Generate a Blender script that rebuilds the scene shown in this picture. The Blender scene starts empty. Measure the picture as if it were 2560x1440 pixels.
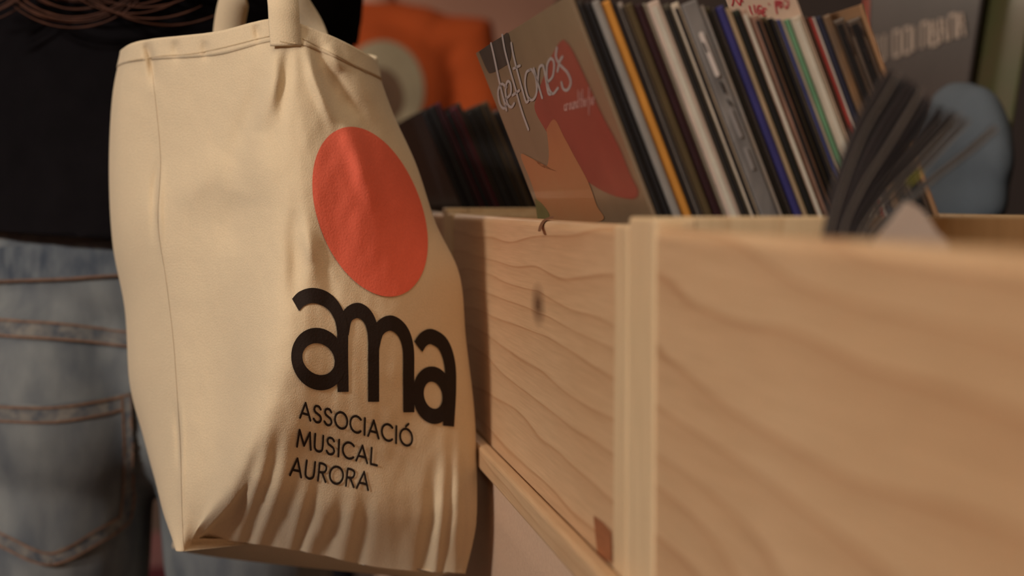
import bpy, bmesh, math, random
from math import sin, cos, pi, radians, sqrt, exp
from mathutils import Vector, Matrix, noise
from mathutils.bvhtree import BVHTree
random.seed(7)
scene = bpy.context.scene
C = scene.collection

# ------------------------------------------------------------------ camera
F = 2560 * 50.0 / 36.0
CAM = Vector((0.718, -0.19, 1.05))
YAW, PITCH = radians(10.64), math.atan((720 - 498) / F)
fh = Vector((-cos(YAW), sin(YAW), 0)); RT = Vector((sin(YAW), cos(YAW), 0))
FW = fh * cos(PITCH) - Vector((0, 0, 1)) * sin(PITCH)
UP = RT.cross(FW)
cd = bpy.data.cameras.new('camera'); cam = bpy.data.objects.new('camera', cd); C.objects.link(cam)
cd.lens = 50; cd.sensor_width = 36; cd.clip_start = 0.02
cam.matrix_world = Matrix((
    (RT.x, UP.x, -FW.x, CAM.x), (RT.y, UP.y, -FW.y, CAM.y), (RT.z, UP.z, -FW.z, CAM.z), (0, 0, 0, 1)))
cd.dof.use_dof = True; cd.dof.focus_distance = 0.98; cd.dof.aperture_fstop = 3.9
scene.camera = cam

# ------------------------------------------------------------------ world and light
w = bpy.data.worlds.new('world'); scene.world = w; w.use_nodes = True
w.node_tree.nodes['Background'].inputs[0].default_value = (1.0, 0.80, 0.62, 1)
w.node_tree.nodes['Background'].inputs[1].default_value = 0.05
def area(name, loc, target, size, power, col):
    d = bpy.data.lights.new(name, 'AREA'); d.energy = power; d.size = size; d.color = col
    o = bpy.data.objects.new(name, d); C.objects.link(o); o.location = loc
    o.rotation_euler = (Vector(target) - Vector(loc)).to_track_quat('-Z', 'Y').to_euler()
    return o
area('ceiling_lamp_left_offscreen', (2.35, -3.37, 2.84), (-0.1, -0.05, 0.95), 0.47, 145, (1.0, 0.98, 0.96))
area('ceiling_lamp_above_offscreen', (0.6, -0.2, 2.75), (0.3, -0.2, 0), 1.6, 13.5, (1.0, 0.84, 0.66))
area('ceiling_lamp_far_offscreen', (-4.4, -0.9, 2.75), (-4.4, -0.5, 0), 1.2, 42, (1.0, 0.82, 0.64))
vs = scene.view_settings
vs.view_transform = 'Standard'; vs.look = 'None'; vs.exposure = 0.26; vs.gamma = 1.0; vs.use_curve_mapping = False

# ------------------------------------------------------------------ helpers
def srgb(r, g, b):
    f = lambda c: ((c / 255 + .055) / 1.055) ** 2.4 if c > 10 else c / 255 / 12.92
    return (f(r), f(g), f(b), 1)
def ray(px, py):
    return (FW + RT * ((px - 1280) / F) + UP * ((720 - py) / F))
def P(px, py, d):
    """world point seen at a photo pixel, at a depth in metres"""
    return CAM + ray(px, py) * d
def on_x(px, py, x):
    r = ray(px, py); return CAM + r * ((x - CAM.x) / r.x)
def on_plane(px, py, o, n):
    r = ray(px, py); return CAM + r * ((o - CAM).dot(n) / r.dot(n))
def to_px(p):
    v = p - CAM; d = v.dot(FW)
    return 1280 + F * v.dot(RT) / d, 720 - F * v.dot(UP) / d, d

def mat(name, col, rough=0.7, var=0.0, scale=30.0, stretch=(1, 1, 1), bump=0.0, spec=0.3, coat=0.0, col2=None, metallic=0.0):
    m = bpy.data.materials.new(name); m.use_nodes = True
    nt = m.node_tree; b = nt.nodes['Principled BSDF']
    b.inputs['Roughness'].default_value = rough
    b.inputs['Specular IOR Level'].default_value = spec
    b.inputs['Coat Weight'].default_value = coat
    b.inputs['Coat Roughness'].default_value = 0.15
    b.inputs['Metallic'].default_value = metallic
    b.inputs['Base Color'].default_value = col
    tc = nt.nodes.new('ShaderNodeTexCoord'); mp = nt.nodes.new('ShaderNodeMapping')
    mp.inputs['Scale'].default_value = stretch
    nt.links.new(tc.outputs['Object'], mp.inputs['Vector'])
    nz = nt.nodes.new('ShaderNodeTexNoise'); nz.inputs['Scale'].default_value = scale; nz.inputs['Detail'].default_value = 5
    nt.links.new(mp.outputs[0], nz.inputs['Vector'])
    if var > 0 or col2:
        rp = nt.nodes.new('ShaderNodeValToRGB')
        c2 = col2 or tuple(min(1, c * (1 + var)) for c in col[:3]) + (1,)
        c1 = col if col2 else tuple(c * (1 - var) for c in col[:3]) + (1,)
        rp.color_ramp.elements[0].position = 0.3; rp.color_ramp.elements[1].position = 0.7
        rp.color_ramp.elements[0].color = c1; rp.color_ramp.elements[1].color = c2
        nt.links.new(nz.outputs['Fac'], rp.inputs[0]); nt.links.new(rp.outputs[0], b.inputs['Base Color'])
    if bump > 0:
        bp = nt.nodes.new('ShaderNodeBump'); bp.inputs['Strength'].default_value = bump; bp.inputs['Distance'].default_value = 0.002
        nt.links.new(nz.outputs['Fac'], bp.inputs['Height']); nt.links.new(bp.outputs[0], b.inputs['Normal'])
    return m

def mesh(name, verts, faces, material, parent=None, smooth=False):
    me = bpy.data.meshes.new(name); me.from_pydata([tuple(v) for v in verts], [], faces)
    me.materials.append(material)
    if smooth:
        me.polygons.foreach_set('use_smooth', [True] * len(me.polygons))
    o = bpy.data.objects.new(name, me); C.objects.link(o)
    if parent: par(o, parent)
    return o
def par(o, p):
    o.parent = p
    o.matrix_parent_inverse = p.matrix_basis.inverted()
def tag(o, label=None, cat=None, group=None, kind=None):
    if label: o['label'] = label
    if cat: o['category'] = cat
    if group: o['group'] = group
    if kind: o['kind'] = kind
    return o
def thing(name, loc, label=None, cat=None, group=None, kind=None):
    o = bpy.data.objects.new(name, None); C.objects.link(o); o.location = loc; o.empty_display_size = .05
    return tag(o, label, cat, group, kind)

def box_data(a, b, bev=0.0, seg=2):
    bm = bmesh.new(); bmesh.ops.create_cube(bm, size=1)
    a = Vector(a); b = Vector(b)
    for v in bm.verts:
        v.co = Vector([a[i] + (v.co[i] + .5) * (b[i] - a[i]) for i in range(3)])
    if bev > 0:
        bmesh.ops.bevel(bm, geom=bm.edges[:], offset=bev, segments=seg, profile=0.5, affect='EDGES')
    return bm
def box(name, a, b, material, parent=None, bev=0.0, seg=2, smooth=True):
    """box with its origin at its own centre"""
    a = Vector(a); b = Vector(b); c = (a + b) / 2
    bm = box_data(a - c, b - c, bev, seg); me = bpy.data.meshes.new(name); bm.to_mesh(me); bm.free()
    me.materials.append(material)
    o = bpy.data.objects.new(name, me); C.objects.link(o); o.location = c
    if parent:
        o.parent = parent; o.location = c - parent.location
    return o

def catmull(pts, t):
    n = len(pts) - 1; x = max(0, min(n - 1e-6, t * n)); i = int(x); f = x - i
    g = lambda k: Vector(pts[max(0, min(n, k))])
    p0, p1, p2, p3 = g(i - 1), g(i), g(i + 1), g(i + 2)
    return 0.5 * ((2 * p1) + (p2 - p0) * f + (2 * p0 - 5 * p1 + 4 * p2 - p3) * f * f + (3 * p1 - p0 - 3 * p2 + p3) * f ** 3)
def smooth_line(pts, n):
    pts = [Vector((p[0], p[1], 0)) for p in pts]
    return [catmull(pts, k / (n - 1)).xy for k in range(n)]
def ribbon2d(lines, width, sx=1.0, closed=False, cap=True, n=None):
    """flat strokes in 2-D: quads plus round caps; sx squeezes the pen in x"""
    V, Fc = [], []
    for ln in lines:
        pts = smooth_line(ln, n or max(2, 8 * (len(ln) - 1))) if len(ln) > 2 else [Vector(p) for p in ln]
        if len(pts) == 2:
            pts = [pts[0].lerp(pts[1], k / 6) for k in range(7)]
        pts = [Vector((p.x / sx, p.y)) for p in pts]
        base = len(V)
        for i, p in enumerate(pts):
            a = pts[max(0, i - 1)]; b = pts[min(len(pts) - 1, i + 1)]
            t = (b - a); t = t.normalized() if t.length > 1e-9 else Vector((1, 0))
            nn = Vector((-t.y, t.x)) * width / 2
            V += [p + nn, p - nn]
        for i in range(len(pts) - 1):
            k = base + 2 * i; Fc.append((k, k + 1, k + 3, k + 2))
        if cap:
            for e, i in ((0, 0), (1, len(pts) - 1)):
                p = pts[i]; q = pts[1] if e == 0 else pts[-2]
                d = (p - q).normalized() if (p - q).length > 1e-9 else Vector((1, 0)); nn = Vector((-d.y, d.x))
                s = len(V); V.append(p)
                for k in range(7):
                    an = -pi / 2 + pi * k / 6
                    V.append(p + (d * cos(an) + nn * sin(an)) * width / 2)
                for k in range(6): Fc.append((s, s + 1 + k, s + 2 + k))
    return [Vector((v.x * sx, v.y)) for v in V], Fc
def project(name, V2, faces, hit, material, parent, lift=0.0006):
    """lay a flat shape given in photo pixels onto a surface; hit(px,py)->(co,normal)"""
    vs3, ok = [], []
    for v in V2:
        h = hit(v[0], v[1])
        ok.append(h is not None)
        if h is None: vs3.append(Vector((0, 0, 0))); continue
        co, n = h
        if n.dot(co - CAM) > 0: n = -n
        vs3.append(co + n * lift)
    fs = [f for f in faces if all(ok[i] for i in f)]
    used = sorted({i for f in fs for i in f}); mp = {u: k for k, u in enumerate(used)}
    return mesh(name, [vs3[u] for u in used], [tuple(mp[i] for i in f) for f in fs], material, parent, smooth=True)
def bvh_hit(bvh):
    def f(px, py):
        r = ray(px, py).normalized(); co, n, i, d = bvh.ray_cast(CAM, r)
        return None if co is None else (co, n)
    return f
def plane_hit(o, n):
    return lambda px, py: (on_plane(px, py, o, n), n.copy())
def fill2d(pts, rings=8):
    """star-shaped filled polygon as concentric rings"""
    c = Vector((sum(p[0] for p in pts) / len(pts), sum(p[1] for p in pts) / len(pts))); n = len(pts)
    V = [c]; Fc = []
    for r in range(1, rings + 1):
        for p in pts: V.append(c.lerp(Vector((p[0], p[1])), r / rings))
    for k in range(n): Fc.append((0, 1 + k, 1 + (k + 1) % n))
    for r in range(rings - 1):
        for k in range(n):
            a = 1 + r * n + k; b = 1 + r * n + (k + 1) % n
            Fc.append((a, a + n, b + n, b))
    return V, Fc
def ev_mesh(o):
    dg = bpy.context.evaluated_depsgraph_get(); dg.update()
    return bpy.data.meshes.new_from_object(o.evaluated_get(dg))
def interp(tab, x):
    for (x0, y0), (x1, y1) in zip(tab, tab[1:]):
        if x <= x1: return y0 + (y1 - y0) * max(0, min(1, (x - x0) / (x1 - x0)))
    return tab[-1][1]

def seg_dist(p, ln):
    best = 1e9; n = len(ln) - 1; tt = 0
    for i, (a, b) in enumerate(zip(ln, ln[1:])):
        a = Vector(a); b = Vector(b); ab = b - a; t = max(0, min(1, (p - a).dot(ab) / ab.length_squared)); d = (p - a - ab * t).length
        if d < best: best = d; tt = (i + t) / n
    return best, tt

# ------------------------------------------------------------------ wood
def wood(name, light, dark, offs=(0, 0, 0), period=0.018, axis='X', knot=None, rough=0.45, fine=1.0, wob=1.0):
    m = bpy.data.materials.new(name); m.use_nodes = True; nt = m.node_tree; N = nt.nodes.new; L = nt.links.new
    b = nt.nodes['Principled BSDF']; b.inputs['Roughness'].default_value = rough; b.inputs['Specular IOR Level'].default_value = 0.35
    tc = N('ShaderNodeTexCoord'); ad = N('ShaderNodeVectorMath'); ad.operation = 'ADD'; ad.inputs[1].default_value = offs
    L(tc.outputs['Object'], ad.inputs[0])
    rot = N('ShaderNodeMapping')
    if axis == 'Y': rot.inputs['Rotation'].default_value = (0, 0, pi / 2)
    if axis == 'Z': rot.inputs['Rotation'].default_value = (0, pi / 2, 0)
    L(ad.outputs[0], rot.inputs[0])
    st = N('ShaderNodeMapping'); st.inputs['Scale'].default_value = (0.55, 1.2, 3.2); L(rot.outputs[0], st.inputs[0])
    n1 = N('ShaderNodeTexNoise'); n1.inputs['Scale'].default_value = 2.6; n1.inputs['Detail'].default_value = 2.5; L(st.outputs[0], n1.inputs['Vector'])
    sp = N('ShaderNodeSeparateXYZ'); L(rot.outputs[0], sp.inputs[0])
    def M(op, a, bb, clamp=False):
        k = N('ShaderNodeMath'); k.operation = op; k.use_clamp = clamp
        for i, q in enumerate((a, bb)):
            if q is None: continue
            if isinstance(q, (int, float)): k.inputs[i].default_value = q
            else: L(q, k.inputs[i])
        return k.outputs[0]
    ph = M('ADD', M('MULTIPLY', sp.outputs['Z'], 1.0 / period), M('MULTIPLY', n1.outputs['Fac'], 6.0 * wob))
    ph = M('ADD', ph, M('MULTIPLY', sp.outputs['Y'], 0.35 / period))
    kd = None
    if knot:
        vd = N('ShaderNodeVectorMath'); vd.operation = 'SUBTRACT'; L(tc.outputs['Object'], vd.inputs[0]); vd.inputs[1].default_value = knot
        vm = N('ShaderNodeVectorMath'); vm.operation = 'MULTIPLY'; vm.inputs[1].default_value = (0.5, 0, 0.85); L(vd.outputs[0], vm.inputs[0])
        ln = N('ShaderNodeVectorMath'); ln.operation = 'LENGTH'; L(vm.outputs[0], ln.inputs[0]); kd = ln.outputs['Value']
        sv = N('ShaderNodeSeparateXYZ'); L(vd.outputs[0], sv.inputs[0])
        bulge = M('DIVIDE', M('MULTIPLY', sv.outputs['Z'], 0.9), M('ADD', M('MULTIPLY', M('POWER', kd, 2.0), 600.0), 0.035))
        ph = M('SUBTRACT', ph, bulge)
    fr = M('FRACT', ph, None)
    rp = N('ShaderNodeValToRGB'); e = rp.color_ramp.elements
    e[0].position = 0.0; e[0].color = light; e[1].position = 1.0; e[1].color = light
    mid = tuple(light[i] * .6 + dark[i] * .4 for i in range(3)) + (1,)
    for pos, c in ((0.45, tuple(light[i] * .85 + dark[i] * .15 for i in range(3)) + (1,)), (0.86, mid), (0.945, dark), (0.975, mid)):
        q = e.new(pos); q.color = c
    L(fr, rp.inputs[0])
    # fine fibre streaks
    sf = N('ShaderNodeMapping'); sf.inputs['Scale'].default_value = (12, 160, 260); L(rot.outputs[0], sf.inputs[0])
    n2 = N('ShaderNodeTexNoise'); n2.inputs['Scale'].default_value = 1.6; n2.inputs['Detail'].default_value = 4; L(sf.outputs[0], n2.inputs['Vector'])
    n3 = N('ShaderNodeTexNoise'); n3.inputs['Scale'].default_value = 5.0; n3.inputs['Detail'].default_value = 1; L(rot.outputs[0], n3.inputs['Vector'])
    mx = N('ShaderNodeMix'); mx.data_type = 'RGBA'; mx.blend_type = 'MULTIPLY'
    r2 = N('ShaderNodeValToRGB'); r2.color_ramp.elements[0].position = .25; r2.color_ramp.elements[1].position = .75
    v = 1 - 0.16 * fine
    r2.color_ramp.elements[0].color = (v, v * .97, v * .93, 1); r2.color_ramp.elements[1].color = (1, 1, 1, 1); L(n2.outputs['Fac'], r2.inputs[0])
    mx.inputs['Factor'].default_value = 1; L(rp.outputs[0], mx.inputs['A']); L(r2.outputs[0], mx.inputs['B'])
    m2 = N('ShaderNodeMix'); m2.data_type = 'RGBA'; m2.blend_type = 'MULTIPLY'; m2.inputs['Factor'].default_value = 1
    r3 = N('ShaderNodeValToRGB'); r3.color_ramp.elements[0].position = .3; r3.color_ramp.elements[1].position = .7
    r3.color_ramp.elements[0].color = (0.90, .85, .80, 1); r3.color_ramp.elements[1].color = (1, 1, 1, 1); L(n3.outputs['Fac'], r3.inputs[0])
    L(mx.outputs['Result'], m2.inputs['A']); L(r3.outputs[0], m2.inputs['B'])
    out = m2.outputs['Result']
    if knot:
        rk = N('ShaderNodeValToRGB'); rk.color_ramp.elements[0].color = (.12, .07, .06, 1); rk.color_ramp.elements[0].position = 0.1
        rk.color_ramp.elements[1].color = (1, 1, 1, 1); rk.color_ramp.elements[1].position = 1.0
        L(M('DIVIDE', kd, 0.014), rk.inputs[0])
        m3 = N('ShaderNodeMix'); m3.data_type = 'RGBA'; m3.blend_type = 'MULTIPLY'; m3.inputs['Factor'].default_value = 0.9
        L(out, m3.inputs['A']); L(rk.outputs[0], m3.inputs['B']); out = m3.outputs['Result']
    L(out, b.inputs['Base Color'])
    bp = N('ShaderNodeBump'); bp.inputs['Strength'].default_value = 0.15; bp.inputs['Distance'].default_value = 0.001
    L(n2.outputs['Fac'], bp.inputs['Height']); L(bp.outputs[0], b.inputs['Normal'])
    return m

PL, PD = (0.70, 0.455, 0.25, 1), (0.53, 0.29, 0.142, 1)
ZT = CAM.z - 0.0135            # top of the front panels
ZB = CAM.z - 0.196             # crate base
ZTAB = ZB - 0.0165             # table top

# ------------------------------------------------------------------ room
def struct(name, a, b, m):
    o = box(name, a, b, m); o['kind'] = 'structure'; return o
wallm = mat('wall_paint_warm', srgb(168, 124, 104), 0.9, 0.08, 3)
wallk = mat('wall_paint_dark', srgb(52, 42, 38), 0.9, 0.1, 3)
struct('floor', (-6, -3.6, -0.1), (3, 1.3, 0), mat('floor_boards_dark', srgb(52, 40, 34), 0.6, 0.15, 8, (1, 6, 1)))
struct('ceiling', (-6, -3.6, 2.9), (3, 1.3, 3.0), mat('ceiling_paint', srgb(190, 175, 160), 0.95, 0.03, 3))
struct('wall_far', (-6.1, -3.6, 0), (-6, 1.3, 2.9), wallm)
struct('wall_near', (3, -3.6, 0), (3.1, 1.3, 2.9), wallm)
struct('wall_left', (-6, -3.7, 0), (3, -3.6, 2.9), wallm)
struct('wall_right', (-6, 1.3, 0), (3, 1.4, 2.9), wallk)
struct('baseboard_right', (-6, 1.28, 0), (3, 1.3, 0.12), mat('baseboard_paint', srgb(60, 46, 40), 0.6, 0.05, 9))
struct('baseboard_far', (-6, -3.6, 0), (-5.98, 1.28, 0.12), bpy.data.materials['baseboard_paint'])

# ------------------------------------------------------------------ table under the crates
tb = thing('display_table', (-0.35, 0.22, 0), 'long display table under the wooden record crates, beige cloth hanging to the floor', 'table')
tw = wood('table_wood', (0.45, 0.3, 0.17, 1), (0.3, 0.17, 0.08, 1), (1, 2, 3), 0.03)
box('table_top', (-1.50, 0.012, ZTAB - 0.03), (0.80, 0.50, ZTAB - 0.004), tw, tb, 0.003)
for lx in (-1.44, 0.72):
    for ly in (0.06, 0.44):
        box('leg', (lx - .022, ly - .022, 0), (lx + .022, ly + .022, ZTAB - 0.03), tw, tb, 0.003)
# cloth: folded sheet draped over the front, top and ends
vsx, fcs = [], []
nx, nz = 160, 26
for j in range(nz + 1):
    for i in range(nx + 1):
        x = -1.515 + 2.33 * i / nx; t = j / nz
        if j < 5:
            y = 0.50 - 0.492 * j / 5; z = ZTAB - 0.0022
        else:
            q = (j - 5) / (nz - 5); z = ZTAB - 0.0022 - q * (ZTAB - 0.02)
            y = 0.006 + 0.012 * q * sin(x * 26 + 1.2 * sin(x * 7)) - 0.004 * (1 - q) + 0.02 * q
        vsx.append((x, y, z))
for j in range(nz):
    for i in range(nx):
        a = j * (nx + 1) + i; fcs.append((a, a + 1, a + nx + 2, a + nx + 1))
cl = mesh('table_cloth', vsx, fcs, mat('beige_cloth', srgb(196, 162, 132), 0.95, 0.05, 400, bump=0.2), tb, True)
md = cl.modifiers.new('thick', 'SOLIDIFY'); md.thickness = 0.0016; md.offset = -1

# ------------------------------------------------------------------ crates
def crate(x0, x1, label, seed, knot=None, top_extra=0.006, yoff=0.0, depth=0.44, sl=0.027, sr=0.027):
    c = thing('record_crate', ((x0 + x1) / 2, yoff + depth / 2, ZB), label, 'crate', 'wooden record crates in a row')
    fm = wood('pine_front_%d' % seed, PL, PD, (seed * 1.7, seed * .3, seed * .213), 0.020 if seed != 2 else 0.026, 'X', knot, wob=1.0 if seed != 2 else 1.35)
    sm = wood('pine_side_%d' % seed, (0.64, 0.45, 0.25, 1), (0.46, 0.27, 0.13, 1), (seed * 2.3, 0.1, seed * .5), 0.014, 'Y')
    em = wood('pine_end_%d' % seed, (0.82, 0.61, 0.36, 1), (0.72, 0.49, 0.27, 1), (seed * 1.1, 0.4, seed * .5), 0.012, 'Z')
    rm_ = wood('pine_rail_%d' % seed, (0.68, 0.45, 0.25, 1), (0.56, 0.33, 0.17, 1), (seed * 1.9, 0.4, seed * .2), 0.016, 'X')
    T = 0.013
    zt = ZT
    # front and back boards, rounded over along the top edge
    def board(name, ya, yb, mt):
        xl_, xr_ = (x0 + sl, x1 - sr) if name == 'front_panel' else (x0 + T, x1 - T); w2 = (xr_ - xl_) / 2; h = zt - ZB; t = yb - ya; prof = []
        r = 0.0058
        prof += [(ya, 0), (ya, h - r)]
        for k in range(1, 7):
            an = pi / 2 * k / 6; prof.append((ya + r - r * cos(an), h - r + r * sin(an)))
        prof += [(yb - .0015, h), (yb, h - .0015), (yb, 0)]
        V = []; n = len(prof); cx = (xl_ + xr_) / 2; cy = (ya + yb) / 2; cz = ZB + h / 2
        xs = [-w2 + 2 * w2 * k / 12 for k in range(13)]
        for x in xs:
            for (y, z) in prof: V.append((x, yoff + y - cy - yoff, z - h / 2))
        Fc = []
        for k in range(12):
            for q in range(n):
                a = k * n + q; b = k * n + (q + 1) % n; Fc.append((a, b, b + n, a + n))
        Fc.append(tuple(range(n - 1, -1, -1))); Fc.append(tuple(12 * n + q for q in range(n)))
        me = bpy.data.meshes.new(name); me.from_pydata(V, [], Fc); me.materials.append(mt)
        bm = bmesh.new(); bm.from_mesh(me); bmesh.ops.recalc_face_normals(bm, faces=bm.faces); bm.to_mesh(me); bm.free()
        o = bpy.data.objects.new(name, me); C.objects.link(o); o.parent = c
        o.location = Vector((cx, yoff + cy, cz)) - c.location
        return o
    fp = board('front_panel', 0.0, 0.014, fm)
    board('back_panel', depth - 0.014, depth, sm)
    te = top_extra
    for (pa, pb) in ((x0 + .0006, x0 + sl - .0004), (x1 - sr + .0004, x1 - .0006)): box('corner_post', (pa, yoff - .0012, ZB), (pb, yoff + .020, zt + te), em, c, 0.0018)
    lft = box('side_panel', (x0 + .0006, yoff + 0.0205, ZB), (x0 + T, yoff + depth + .001, zt + te), em, c, 0.0012)
    rgt = box('side_panel', (x1 - T, yoff + 0.0205, ZB), (x1 - .0006, yoff + depth + .001, zt + te), em, c, 0.0012)
    box('bottom_panel', (x0 + T, yoff + .021, ZB + .002), (x1 - T, yoff + depth - .014, ZB + .012), sm, c, 0.001)
    rl = box('bottom_rail', (x0 + .0008, yoff - 0.0115, ZB - 0.016), (x1 - .0008, yoff - .0012, ZB + 0.003), rm_, c, 0.003, 3)
    box('bottom_rail', (x0 + .0008, yoff + depth - .03, ZB - 0.016), (x1 - .0008, yoff + depth - .004, ZB), rm_, c, 0.002, 2)
    for lx in (x0 + .002, x1 - .03): box('runner', (lx, yoff + .002, ZB - .016), (lx + .028, yoff + depth - .031, ZB), rm_, c, .001)
    return c, fp, lft, rgt
k0 = on_plane(1345, 762, Vector((0, 0, 0)), Vector((0, 1, 0)))
c1c = Vector((-0.2965, 0.007, (ZB + ZT) / 2))
crate1, fp1, l1, r1 = crate(-0.62, 0.027, 'pine record crate with a dark knot in its front board, full of leaning records', 1, tuple(k0 - c1c), 0.0005)
crate2, fp2, l2, r2 = crate(0.0282, 0.6482, 'pine record crate with broad smooth grain, holding the fanned plastic sleeves', 2, None, 0.0048, sl=.047)
crate0, fp0, l0, r0 = crate(-1.245, -0.625, 'pine record crate behind the tote bag, holding dark records', 3, None, 0.005)
# dark wooden plug near the lower corner of the knotted crate
fr_hit = plane_hit(Vector((0, 0, 0)), Vector((0, -1, 0)))
V2, F2 = fill2d([(1487, 1288), (1510, 1305), (1531, 1328), (1533, 1370), (1534, 1408), (1514, 1398), (1497, 1384), (1491, 1335)], 3)
project('wood_plug', V2, F2, fr_hit, mat('plug_wood', srgb(150, 92, 58), 0.5, 0.15, 60, (1, 1, 6)), crate1, 0.0008)['label'] = 'small dark brown wooden plug'
# short split in the rounded top edge
V2, F2 = ribbon2d([[(1352, 580), (1356, 566), (1366, 553), (1384, 546)]], 5, 1.6)
project('split', V2, F2, plane_hit(Vector((0, 0.0005, ZT - .0035)), Vector((0, -.7, .7)).normalized()), mat('split_wood', srgb(112, 72, 44), 0.8, .1), crate1, 0.0012)['label'] = 'short dark split in the top edge'

# ------------------------------------------------------------------ records
ZF = ZB + 0.0125
paper = mat('paper_inner', srgb(200, 190, 170), 0.9, 0.05, 120)
paper_d = mat('paper_inner_dark', srgb(28, 24, 22), 0.8, 0.05, 120)
def prism(name, prof, xa, xb, material, parent=None, nose=0.0):
    """profile (y,z) quads along a sheet, swept from xa (near) to xb (far)"""
    V = []; n = len(prof)
    for x in (xa, xb):
        for (y, z) in prof: V.append(Vector((x, y, z)))
    Fc = [tuple(range(n)), tuple(range(2 * n - 1, n - 1, -1))]
    for q in range(n):
        b = (q + 1) % n; Fc.append((q, q + n, b + n, b))
    c = sum(V, Vector()) / len(V)
    o = mesh(name, [v - c for v in V], Fc, material)
    bm = bmesh.new(); bm.from_mesh(o.data); bmesh.ops.recalc_face_normals(bm, faces=bm.faces)
    if nose > 0:
        bmesh.ops.bevel(bm, geom=[e for e in bm.edges if abs(e.verts[0].co.x - e.verts[1].co.x) < 1e-6], offset=nose, segments=2, profile=.5, affect='EDGES')
    bm.to_mesh(o.data); bm.free(); o.location = c
    if parent: o.parent = parent; o.location = c - parent.location
    return o
XN = -0.042
class Rec: pass
def sleeve_record(xl, xtl, xr, xtr, ytop, colour, label, xn=XN, wdt=0.312, inner='pale', var=0.18, name='record_sleeve', group=None, col2=None, length=0.315, coat=0.0, z0=ZF, rows=(530, 60), push=0.0):
    """a record whose near edge runs between photo columns (xl..xr at row 530, xtl..xtr at row 60)"""
    A = on_x(xl, rows[0], xn); A2 = on_x(xtl, rows[1], xn); B = on_x(xr, rows[0], xn); B2 = on_x(xtr, rows[1], xn)
    d = (A2 - A).normalized(); nrm = Vector((0, d.z, -d.y))       # towards the back
    th = max(0.0008, (B - A).dot(nrm) - .0005); th2 = max(0.0008, (B2 - A).dot(nrm) - .0005); sl_ = (A2 - A).length
    Tp = on_x(xtl, ytop, xn)
    tk = lambda q: th + (th2 - th) * q / sl_
    s_top = (Tp - A).dot(d)
    s_bot = s_top - length
    zb = (A + d * s_bot).z
    lowest = z0 + .0006 + max(0, -nrm.z * th)
    s_bot += (lowest - zb) / d.z
    p = lambda q, t: ((A + d * q + nrm * t * tk(q) / th).y, (A + d * q + nrm * t * tk(q) / th).z)
    m = mat('card_' + label.replace(' ', '_')[:40], colour, 0.55 if coat == 0 else .35, var, 45, (1, 1, .3), spec=.4, coat=coat, col2=col2)
    r = Rec(); r.d = d; r.n = nrm; r.A = A; r.th = th; r.m = m; r.s = (s_bot, s_top)
    bulge = min(.0009, th * .25)
    r.o = prism(name, [p(s_bot, 0), p(s_top, 0), p(s_top, th), p(s_bot, th)], xn + push, xn + push - wdt, m, None, min(.0010, th * .33))
    tag(r.o, label, 'record', group)
    if th > 0.0032 and inner:
        g = th * 0.30
        k = prism('inner_sleeve', [p(s_bot + .004, th / 2 - g), p(s_top - .003, th / 2 - g), p(s_top - .003, th / 2 + g * .4), p(s_bot + .004, th / 2 + g * .4)], xn + push + 0.0008, xn + push - .01, paper if inner == 'pale' else paper_d, r.o, 0)
    return r
G1 = 'records leaning forward in the knotted crate'
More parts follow.
